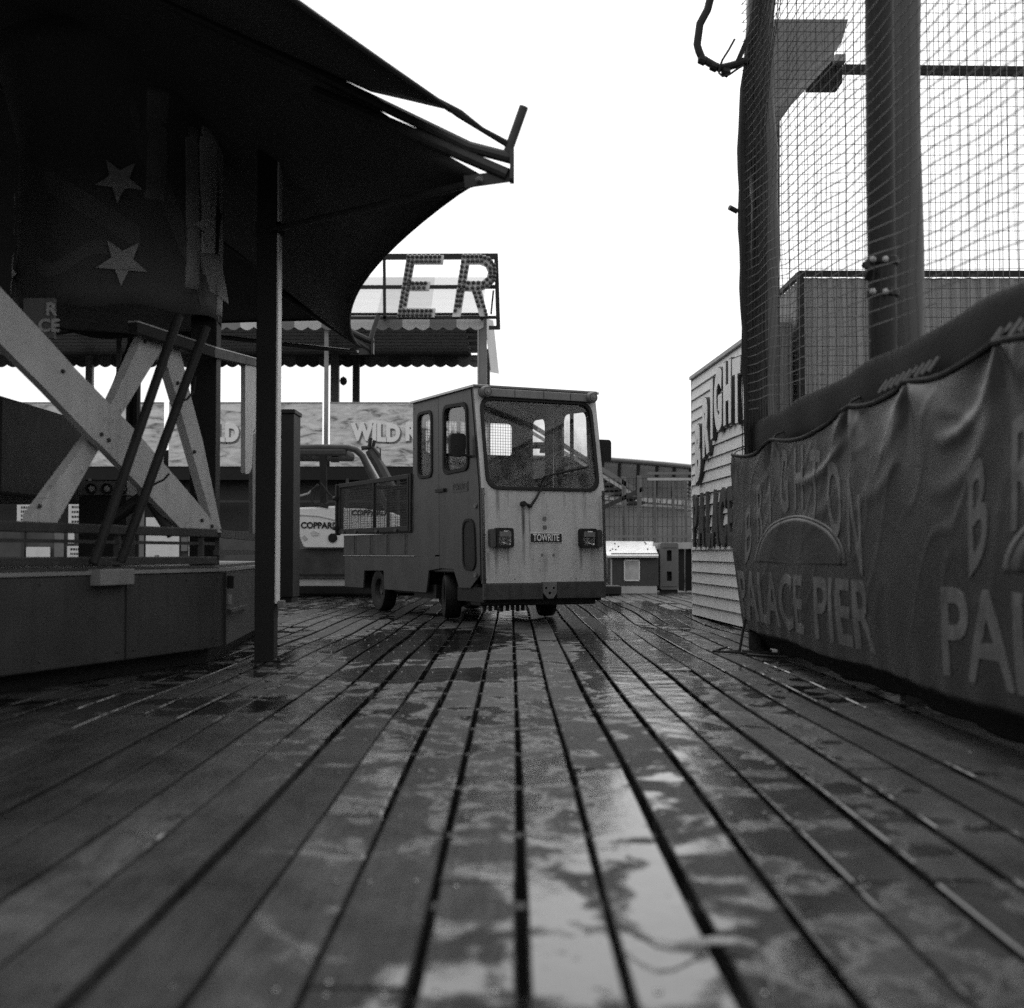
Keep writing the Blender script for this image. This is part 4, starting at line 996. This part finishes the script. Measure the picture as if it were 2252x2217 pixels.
c = at(1912,592,5.4); cp(MB().tube([c+Vector((-.02,0,.02)), c+Vector((0,-.03,-.01)), c+Vector((-.01,0,-.04))], .016, 8), 'cord_tie', rubber)
# cross rail and its box
ca, cb_ = at(1853,153,9), at(2500,160,9)
cp(MB().bar(ca, cb_, .055), 'cross_rail', blacksteel)
q0, q1 = at(1785,182,8.9), at(1853,132,8.9)
cp(MB().box(q0.x,q1.x,8.9,9.1,q0.z,q1.z), 'rail_bracket', black_paint, bev=.006)
cp(MB().box(at(1832,1,8.85).x, at(1855,1,8.85).x, 8.8,8.88, at(0,140,8.85).z, at(0,125,8.85).z), 'bracket_cap', palegrey)
# grey tarpaulin gusset high in the corner
k55 = lambda x, y: (1500+x*.3677, 90+y*.3677)
gp = [(440,-140),(1000,-140),(960,0),(915,60),(905,110),(770,260),(650,390),(585,480),(560,560),(500,620),(455,720),(370,860),(360,500)]
P = [at(*k55(*p), 8.7) for p in gp]
cp(MB().plate([(p.x,p.z) for p in P], [], lambda a,b,d: (a, 8.7+d+.03*math.sin(a*9), b), .01), 'tarpaulin', mat('tarpaulin', .24, .7, var=.12, scale=2))
gp = [(500,620),(560,560),(585,480),(585,2300),(370,2300),(370,860),(455,720)]
P = [at(*k55(*p), 8.45) for p in gp]
cp(MB().plate([(p.x,p.z) for p in P], [], lambda a,b,d: (a, 8.45+d, b), .01), 'side_curtain', mat('curtain', .11, .7, var=.15, scale=2))
cp(MB().bar(at(*k55(512,-100),8.3), at(*k55(490,640),8.3), .028), 'inner_pole', blacksteel)
# padded ring rail along the bed
def band(name, z0, z1, x0_, thick, m, y0=8.05, y1=2.2, **k):
    mb = MB()
    def fn(s_, t_):
        y = y0+(y1-y0)*s_; a = 2*math.pi*t_; zc = (z0+z1)/2; hz = (z1-z0)/2; ca, sa = math.cos(a), math.sin(a); ca = math.copysign(abs(ca)**.45, ca); sa = math.copysign(abs(sa)**.6, sa)
        return (x0_+thick*.5+thick*.5*ca+.006*math.sin(y*9), y, zc+hz*sa+.008*math.sin(y*5))
    mb.grid(fn, 60, 20); return cp(mb, name, m, smooth=True, **k)
band('ring_pad', 1.15, 1.378, 1.43, .13, paddark)
cp(MB().bar((1.60,8.0,1.40),(1.60,2.2,1.41),.022), 'top_tube', pad)
cp(MB().box(1.44,3.6,8.1,8.16,1.15,1.36), 'ring_pad', paddark, bev=.02)
cp(MB().box(1.75,4.6,2.2,8.0,1.06,1.12), 'jump_bed', paddark)
# springs and cords under the ring
base = None
for k in range(14):
    y = 5.02-.075*k - (.5 if k > 8 else 0)
    if base is None:
        base = MB().cyl((0,0,0),(.028,-.02,.045),.009,8).obj('spring', mat('spring', .12, .4, metal=.3), cg); sp_o = base
    else:
        sp_o = base.copy(); C.objects.link(sp_o); sp_o.parent = cg
    sp_o.location = Vector((1.392, y, 1.203)) - cg.location
for y in (7.9, 5.4, 3.0):
    cp(MB().bar((1.62,y,0),(1.62,y,1.2),.08), 'leg', blacksteel)
    cp(MB().bar((4.2,y,0),(4.2,y,1.2),.08), 'leg', blacksteel)
cp(MB().cyl((1.46,7.95,0),(1.46,7.95,.3), .05, 12), 'foot_jack', blacksteel)
cp(MB().cyl((1.46,7.95,.006),(1.46,7.95,.02), .09, 16), 'foot_plate', blacksteel)
# nets: rectangular mesh on the near side, square mesh across the far end
cord = mat('net_cord', .03, .7)
n1 = MB(); r9 = random.Random(9)
def jit(y, z, a=.010): v = noise.noise(Vector((y*2.1, z*2.3, 4.0)))*a*3; return v
y = 7.93
while y > 2.3:
    pts = [(XN+jit(y,z), y+jit(z,y), z) for z in [1.32+.22*k for k in range(16)]]
    n1.tube(pts, .0014, 3, cap=False); y -= .104
z = 1.36
while z < 5.1:
    pts = [(XN+jit(yy,z), yy, z-.085*(8-yy)+jit(yy*1.3,z)) for yy in [7.95-.4*k for k in range(15)]]
    pts = [p for p in pts if p[2] > 1.40]
    z += .052
    if len(pts) > 1: n1.tube(pts, .0028, 3, cap=False)
cp(n1, 'side_net', cord, fix=False)
n2 = MB(); x = 1.5
while x < 4.2:
    n2.tube([(x+jit(x,z,.003), 8.3, z) for z in [1.2+.4*k for k in range(10)]], .0020, 3, cap=False); x += .060
z = 1.23
while z < 4.8:
    n2.tube([(xx, 8.3, z+jit(xx,z,.004)) for xx in [1.45+.35*k for k in range(9)]], .0022, 3, cap=False); z += .0605
cp(n2, 'end_net', cord, fix=False)
n3 = MB(); x = 1.6
while x < 4.6:
    n3.tube([(x+.006*math.sin(x*50), 8.9, z) for z in (1.2,2.5,4.8)], .003, 3, cap=False); x += .055
cp(n3, 'rear_cord_curtain', mat('cord_pale', .25, .7), fix=False)
# hooped arm at the top
k6 = lambda x, y: (1500+x*.20683, 90+y*.20683)
hp = [(420,-800),(330,-560),(270,-330),(190,-180),(160,40),(180,110),(215,190),(300,240),(395,290),(520,265),(600,240),(700,205)]
ar = cp(MB().tube([at(*k6(*p), 7.9) for p in hp], .024, 10), 'hooped_arm', blacksteel, smooth=True)
cp(MB().bar(at(*k6(740,-120),7.9), at(*k6(590,225),7.9), .045, .03), 'arm_brace', blacksteel, ar)
cp(MB().tube([at(*k6(*p), 7.86) for p in [(560,-20),(500,90),(430,200),(400,280),(392,340),(430,378),(500,360),(600,290),(660,255)]], .007, 6), 'arm_cable', rubber, ar)
for p in ((215,205),(340,275),(465,330)):
    c = at(*k6(*p), 7.9); cp(MB().lathe([(.001,-.03),(.028,-.02),(.03,.02),(.001,.03)], c, (1,0,-.4), 10), 'arm_clamp', blacksteel, ar)

# ---- vinyl banner tied along the cage
bn = empty('vinyl_banner', (1.38, 8.0, 0), label='dark creased vinyl banner printed BRIGHTON PALACE PIER tied round the cage base', cat='banner')
TIES = [8.12, 6.98, 5.42, 4.62, 3.75, 2.9, 2.1]
def btop(y):
    for a, b in zip(TIES[:-1], TIES[1:]):
        if b <= y <= a:
            t = (y-b)/(a-b); return 1.195 - .045*4*t*(1-t)*(a-b)/1.2
    return 1.195
def bx(y, z):
    x = 1.375
    tz = btop(y)
    for k, ty in enumerate(TIES):
        dy = y-ty; dz = max(0, 1.21-z); r = math.hypot(dy, dz)+1e-5
        ang = math.atan2(dy, dz)
        x -= .013*math.exp(-((r-.12)/.22)**2)*math.sin(ang*4.2+k*1.7)*min(1, r/.1)
        # swag folds hanging between two ties
        if k < len(TIES)-1:
            yb = TIES[k+1]; t = (y-yb)/(ty-yb)
            if 0 < t < 1:
                sagz = btop(y)-.10-.30*4*t*(1-t)*.35
                x -= [.004,.010,.002,.009,.003,.008][k]*math.exp(-((z-sagz)/.026)**2)*math.sin(math.pi*min(1,t*1.5))**.7
                x -= .005*math.exp(-((z-sagz+.11+.03*math.sin(k*2)+.1*t)/.035)**2)*math.sin(math.pi*min(1,t*1.3))
    lo = max(0, .6-z)
    x -= .010*math.sin(y*21+z*3)*lo + .02*math.sin(y*3.3)*lo
    x += .05*lo*lo
    x -= .008*noise.noise(Vector((y*2.2, z*3, 1)))
    c = noise.noise(Vector((y*3.1+z*2.4, z*2.2-y*.8, 7))); x -= .0025*math.exp(-(c/.07)**2)
    c = noise.noise(Vector((y*5.2-z*3.4, z*4.2, 3))); x -= .0009*math.exp(-(c/.06)**2)
    x += .05*max(0, .34-z)
    if y > 7.7: x += .25*(y-7.7)*lo*1.2 - .05*(y-7.7)
    return x
def bpt(y, z, off=0): return Vector((bx(y, z)-off, y, z))
def bbot(y): return .150 + .006*math.sin(y*4)+ (.0 if y < 7.9 else -.02)
vin = mat('banner_vinyl', .037, .36, var=.16, scale=2.2, bump=.10, bscale=260)
def bfn(s_, t_):
    y = 8.14+(1.9-8.14)*s_; z0, z1 = bbot(y), btop(y); return bpt(y, z0+(z1-z0)*t_)
ban = under(bn, MB().grid(bfn, 420, 90), 'banner_sheet', vin, smooth=True, solid=.003)
under(bn, MB().grid(lambda s_, t_: (bx(8.14,.155+1.02*t_)+.9*s_, 8.14+.03*math.sin(s_*9), (.17 if s_ < .9 else .17)+1.02*t_), 30, 30), 'banner_return', vin, smooth=True, solid=.003)
under(bn, MB().tube([bpt(8.14-.125*k, btop(8.14-.125*k)+.004, .004) for k in range(50)], .010, 6), 'hem_cord', fabric_dark)
under(bn, MB().grid(lambda s_, t_: bpt(8.14-6.2*s_, bbot(8.14-6.2*s_)-.0) + Vector((.02*math.sin(t_*3.1)+.12*t_, 0, -.11*t_-.008*math.sin(s_*60)*t_)), 120, 8), 'bottom_hem', fabric_dark, smooth=True, solid=.003)
for k, ty in enumerate(TIES):
    under(bn, MB().tube([bpt(ty,1.185,.006), bpt(ty,1.22,.0)+Vector((.02,0,0)), (1.46,ty,1.25)], .006, 6), 'tie', palegrey if k == 0 else rubber)
ink = mat('banner_ink', .15, .45, var=.45, scale=7, spots=.5, streak=.4)
def subdiv_text(txt, size, m, name, mapf, **k):
    o = text_mesh(txt, size, .0012, m, name, None, **k)
    import bmesh
    bm = bmesh.new(); bm.from_mesh(o.data)
    for it in range(3):
        es = [e for e in bm.edges if e.calc_length() > .04]
        if not es: break
        bmesh.ops.subdivide_edges(bm, edges=es, cuts=1); bmesh.ops.triangulate(bm, faces=[f for f in bm.faces if len(f.verts) > 4])
    bm.to_mesh(o.data); bm.free()
    for v in o.data.vertices: v.co = mapf(v.co)
    o.data.transform(Matrix.Translation(-bn.location)); o.parent = ban
    return o
def logo(yc, part=''):
    # BRIGHTON on an arc
    w_ = 'BRIGHTON'; 
    for i, chh in enumerate(w_):
        u_ = (i-3.5)/3.5
        s = u_*1.20; zc = .945 - .25*abs(u_)**1.8
        sh = -.26*u_*abs(u_)
        subdiv_text(chh, .40, ink, 'print', lambda p, s=s, zc=zc, sh=sh: bpt(yc - s - p.x, zc + p.y*1.08 + sh*p.x*2, .0035+p.z), offset=.006, sx=.80)
    for word_, x0_, al in (('PALACE', .30, 'RIGHT'), ('PIER', .50, 'LEFT')):
        subdiv_text(word_, .36, ink, 'print', lambda p, x0_=x0_: bpt(yc+.05 - x0_ - p.x, .335+p.y*1.08, .0035+p.z), offset=.006, sx=1.42, align=al)
def emblem(yc):
    # half-round emblem under the arched word: a disc slightly darker than the sheet with a thin pale rim
    for nm, r0, r1, m_ in (('emblem', 0, .94, mat('emblem_dark', .022, .5, var=.3)), ('emblem_rim', .94, 1.0, mat('emblem_rim', .07, .5, var=.4, spots=.4))):
        under(bn, MB().grid(lambda s_, t_: bpt(yc + 1.02*math.cos(math.pi*s_)*(r0+(r1-r0)*t_), .545 + .235*math.sin(math.pi*s_)*(r0+(r1-r0)*t_), .0032), 60, 14 if r0 == 0 else 1), nm, m_, ban, smooth=True, solid=.0008)
logo(6.52); logo(2.72); emblem(6.50); emblem(2.70)
# rope and rags round the foot of the cage
for k, pts in enumerate([[(1.32,8.2,.02),(1.2,7.95,.012),(1.38,7.8,.012),(1.6,7.75,.012),(1.75,7.9,.012)], [(1.36,7.7,.012),(1.5,7.5,.012),(1.62,7.62,.012),(1.7,7.5,.03)], [(1.40,8.0,.2),(1.38,8.0,.1),(1.36,7.97,.012),(1.28,7.9,.012)]]):
    mb = MB(); P = [Vector(p) for p in pts]
    sm = []
    for a, b in zip(P[:-1], P[1:]):
        for q in range(6): t = q/6; t = t*t*(3-2*t); sm.append(a.lerp(b, t))
    o = mb.tube(sm+[P[-1]], .008, 6).obj('loose_rope', rubber, smooth=True)
    tag(o, ['long loose dark rope coiled on the boards at the foot of the cage', 'short loose dark rope lying under the banner edge', 'frayed rope end hanging from the banner corner to the boards'][k], 'rope')

# strap lying in the blurred foreground
sp_ = [at(1385,2050,2.13)]; 
def gnd(u, v, z): d = ray(u, v); t = (z-EYE)/d.z; return Vector((d.x*t, d.y*t, z))
pp = [(1360,2035),(1400,2062),(1440,2084),(1480,2088),(1520,2076),(1570,2068),(1620,2074),(1665,2092),(1690,2125),(1700,2190)]
pts = [gnd(u, v, .012) for u, v in pp]
mb = MB(); n = len(pts)
def stf(s_, t_):
    f = s_*(n-1); i = min(int(f), n-2); a = pts[i].lerp(pts[i+1], f-i); return a + Vector((0, .011*(t_-.5)*2, .004*math.sin(s_*9)+.006*t_))
o = mb.grid(stf, 60, 3).obj('strap', mat('strap', .11, .5), smooth=True, solid=.003); tag(o, 'short twisted pale strap lying on the nearest boards', 'strap')

# ================================================================ BACKGROUND RIGHT
# grit bin with sloping white lid
YH = 19.5
gb = empty('grit_bin', (at(1390,1,YH).x, YH+.4, 0), label='dark storage bin with sloping white lid and pale poster on its front', cat='storage bin')
x0, x1 = at(1341,1,YH).x, at(1443,1,YH).x
zt = at(0,1224,YH).z; zb = at(0,1288,YH).z
under(gb, MB().box(x0,x1,YH,YH+.8,zb,zt+.05), 'body', mat('bin_dark', .045, .5), bev=.005)
under(gb, MB().box(x0,x1-.02,YH+.01,YH+.8,.0,zb), 'plinth', palegrey)
under(gb, MB().bar((x0,YH-.005,.0),(x0,YH-.005,zt),.02), 'corner_strip', palegrey)
l0, l1 = at(1335,1224,YH-.08), at(1448,1224,YH-.08); l2, l3 = at(1436,1193,YH+.95), at(1324,1192,YH+.95)
under(gb, MB().add([l0,l1,l2,l3], [(0,1,2,3)]), 'lid', white, solid=.03)
lm = MB()
for u, v in ((1342,1214),(1347,1211),(1352,1199),(1354,1212),(1420,1199),(1424,1211),(1418,1196),(1360,1205)):
    p = at(u,v,YH-.08+1.03*(1224-v)/31); lm.cyl(p+Vector((0,-.02,.018)), p+Vector((0,-.025,.028)), .012, 6)
under(gb, lm, 'lid_bolt', blacksteel)
p0, p1 = at(1374,1277,YH), at(1405,1232,YH)
pf = under(gb, MB().box(p0.x,p1.x,YH-.012,YH-.004,p0.z,p1.z), 'poster', mat('poster', .42, .5, var=.4, scale=5))
under(gb, MB().box(p0.x-.01,p1.x+.01,YH-.016,YH-.013,p1.z-.012,p1.z+.006).box(p0.x-.01,p1.x+.01,YH-.016,YH-.013,p0.z-.006,p0.z+.012).box(p0.x-.012,p0.x+.004,YH-.016,YH-.013,p0.z,p1.z).box(p1.x-.004,p1.x+.012,YH-.016,YH-.013,p0.z,p1.z), 'poster_frame', white, pf)
# plastic barrier standing on end
YBa = 19.8
ba = empty('plastic_barrier', (at(1472,1,YBa).x, YBa+.1, 0), label='grey plastic road barrier stood on end beside the white lidded bin', cat='barrier')
b0, b1 = at(1452,1297,YBa), at(1492,1194,YBa)
h1 = [rr(b0.x+.10,b1.x-.10,b0.z+.13,b0.z+.27,.01), rr(b0.x+.10,b1.x-.10,b1.z-.27,b1.z-.11,.01)]
under(ba, MB().plate(rr(b0.x,b1.x,b0.z,b1.z,.03), h1, lambda a,b,d: (a, YBa+d, b), .22), 'shell', mat('barrier_plastic', .13, .5, var=.15), bev=.012)
under(ba, MB().box(b0.x+.02,b1.x-.02,YBa+.08,YBa+.18,b0.z+.02,b1.z-.02), 'core', black_paint)
under(ba, MB().box(b0.x+.03,b1.x-.03,YBa-.012,YBa+.004,b0.z+.05,b0.z+.065).box(b0.x+.03,b1.x-.03,YBa-.012,YBa+.004,b1.z-.07,b1.z-.055), 'rib', mat('barrier_plastic', .13, .5))
under(ba, MB().box(b0.x+.01,b1.x-.01,YBa+.02,YBa+.2,.0,b0.z), 'foot', black_paint)
# dark crate beside the truck
o = MB().box(at(1322,1,18.7).x, at(1362,1,18.7).x, 18.6, 18.95, .004, at(0,1288,18.7).z).obj('rubber_block', rubber, bev=.02); tag(o, 'low dark rubber block on the boards at the foot of the lidded bin', 'block')
# mesh fence
YM = 20.6
fe = empty('mesh_fence', (at(1430,1,YM).x, YM, 0), label='grey steel mesh fence with posts and rails behind the lidded bin', cat='fence')
fx0, fx1 = at(1180,1,YM).x, at(1560,1,YM).x
for u in (1325,1372,1400,1436,1476,1503,1518):
    x = at(u,1,YM).x; under(fe, MB().bar((x,YM,0),(x,YM,at(0,1050 if u > 1372 else 1110,YM).z),.035), 'fence_post', mat('fence_grey', .11, .5))
for v in (1041,1054,1180):
    zz = at(0,v,YM).z; under(fe, MB().bar((at(1420,1,YM).x if v < 1100 else fx0,YM,zz),(fx1,YM,zz),.04), 'fence_rail', palegrey if v == 1054 else midgrey)
fm_ = MB(); x = fx0
while x < fx1: fm_.bar((x,YM+.03,.05),(x,YM+.03,at(0,1052,YM).z),.008); x += .075
z = .1
while z < at(0,1050,YM).z: fm_.bar((fx0,YM+.035,z),(fx1,YM+.035,z),.006); z += .15
under(fe, fm_, 'fence_mesh', darksteel)
pbm = under(fe, MB().bar(at(1440,1201,19.95)+Vector((0,.9,0)), at(1560,1199,19.95)+Vector((0,.9,0)),.05), 'guard_rail', palegrey)
for u, v0, v1, uu, m_ in ((1508,1058,1135,1514,white),(1517,1070,1140,1521,white)):
    n = 9
    for k in range(n):
        a = at(u, v0+(v1-v0)*k/n, YM+.2); b = at(uu, v0+(v1-v0)*(k+.7)/n, YM+.2)
        under(fe, MB().box(a.x,b.x,YM+.2,YM+.23,b.z,a.z), 'reflector_strip', palegrey)
# dark timber hoarding
hb = empty('slatted_hoarding', (at(1510,1,20.2).x, 20.3, 0), label='dark vertical slatted hoarding under a pale rail between barrier and clapboard wall', cat='hoarding')
mm = MB(); x = at(1440,1,20.2).x
while x < at(1560,1,20.2).x: mm.box(x,x+.085,20.2,20.23,.02,at(0,1206,20.2).z); x += .11
under(hb, mm, 'slats', mat('hoarding', .016, .7, isl=.6, spec=.2))
under(hb, MB().bar(at(1436,1201,20.15), at(1560,1199,20.15),.07,.10), 'cap_rail', palegrey)
# staircase with handrails
sc_ = empty('steel_staircase', (at(1360,1,21.5).x, 21.5, 0), label='grey steel staircase with long sloping handrails behind the truck', cat='staircase')
for a, b, w_, m_ in (((1160,930),(1396,1077),.07,midgrey),((1160,945),(1390,1087),.05,palegrey),((1326,1117),(1414,1075),.07,darksteel),((1372,1048),(1374,1300),.07,midgrey),((1406,1046),(1406,1300),.07,midgrey)):
    under(sc_, MB().bar(at(*a,21.5), at(*b,21.5), w_), 'handrail', m_)
tr_ = MB()
for k in range(14):
    a = at(1400-k*16, 1085-k*10+20, 21.5); tr_.box(a.x-.14,a.x+.14,21.5,22.4,a.z-.02,a.z+.02)
under(sc_, tr_, 'tread', darksteel)
# curved grandstand-like building
gbk = empty('curved_building', (at(1420,1,28).x, 29, 0), label='low dark curved building with ribbed overhanging roof behind the mesh fence', cat='building')
cpnt = [(1130,28.5,1000),(1250,28.2,1001),(1330,28,1004),(1400,27.5,1009),(1470,27,1015),(1530,26.5,1021),(1600,26,1029)]
def cwl(s_):
    f = s_*(len(cpnt)-1); i = min(int(f), len(cpnt)-2); t = f-i; a, b = cpnt[i], cpnt[i+1]
    return a[0]+(b[0]-a[0])*t, a[1]+(b[1]-a[1])*t, a[2]+(b[2]-a[2])*t
def cf(s_, t_, off=0):
    u, Y, v = cwl(s_); p = at(u, v, Y); return Vector((p.x, Y+off, (p.z-.06)*t_))
wall_m = mat('building_wall', .28, .7, var=.25, scale=1.5)
under(gbk, MB().grid(lambda s_, t_: cf(s_, t_, .9-.35*max(0, t_-.72)/.28), 48, 24), 'wall', wall_m, smooth=True, solid=.05)
under(gbk, MB().tube([cf(k/30, 1)+Vector((0,.50,.04)) for k in range(31)], .05, 8), 'roof_edge', midgrey)
for s_ in (.25,.33,.42,.52,.62,.72,.82,.92):
    under(gbk, MB().bar(cf(s_, .995)+Vector((0,.50,0)), cf(s_, .74)+Vector((.0,.84,0)), .06), 'roof_rib', darksteel)
u0 = 0
for k in range(16):
    s_ = .34+.035*k; a = cf(s_, .70, .84); b = cf(s_+.026, .70, .84)
    under(gbk, MB().bar(a, b, .03, .09), 'window', mat('far_window', .6, .2))
under(gbk, MB().bar(cf(.3,.66,.82), cf(.95,.66,.82), .03, .05), 'sill_band', palegrey)
# slab linking the horizon behind everything
hl_ = MB().box(-14, 14, 33, 36, -4.9, 1.6).obj('pavilion_block', mat('far_block', .12, .8), bev=.02); tag(hl_, 'low plain dark block at the far end of the pier', 'building')

# ================================================================ LIGHT AND CAMERA
w = bpy.data.worlds.new('World'); S.world = w; w.use_nodes = True
nt = w.node_tree; N = nt.nodes; L = nt.links
bg = N['Background']
sky = N.new('ShaderNodeTexSky'); sky.sky_type = 'NISHITA'; sky.sun_disc = False
SUN_EL, SUN_AZ = R(50), R(2)       # azimuth clockwise from +Y
sky.sun_elevation = SUN_EL; sky.sun_rotation = SUN_AZ; sky.air_density = 1.0; sky.dust_density = 6.0; sky.ozone_density = 1.0
bw = N.new('ShaderNodeRGBToBW'); L.new(sky.outputs[0], bw.inputs[0])
# even cloud layer: the brightness of the sky is levelled out
mx = N.new('ShaderNodeMix'); mx.data_type = 'FLOAT'; mx.inputs[0].default_value = .62; mx.inputs[3].default_value = 9.0
L.new(bw.outputs[0], mx.inputs[2])
L.new(mx.outputs[0], bg.inputs['Color']); bg.inputs['Strength'].default_value = .142
sl = bpy.data.lights.new('sun', 'SUN'); sl.energy = .8; sl.angle = R(25); sl.color = (1, 1, 1)
so = bpy.data.objects.new('sun', sl); C.objects.link(so)
dv = Vector((math.sin(SUN_AZ)*math.cos(SUN_EL), math.cos(SUN_AZ)*math.cos(SUN_EL), math.sin(SUN_EL)))
so.rotation_euler = dv.to_track_quat('Z', 'Y').to_euler(); so.location = (4, -4, 12)

cam = bpy.data.cameras.new('camera'); co = bpy.data.objects.new('camera', cam); C.objects.link(co)
cam.sensor_width = 36; cam.lens = 36*FP/2252; cam.sensor_fit = 'HORIZONTAL'
co.location = (0, 0, EYE); co.rotation_euler = (R(90)+PITCH, 0, 0)
cam.clip_start = .05; cam.clip_end = 5000
cam.dof.use_dof = True; cam.dof.focus_distance = 11.6; cam.dof.aperture_fstop = 2.8
S.camera = co
S.view_settings.view_transform = 'Standard'; S.view_settings.look = 'None'; S.view_settings.exposure = 0.08; S.view_settings.gamma = 1
S.cycles.use_denoising = False
S.cycles.max_bounces = 8; S.cycles.transparent_max_bounces = 24
S.cycles.caustics_reflective = False; S.cycles.caustics_refractive = False
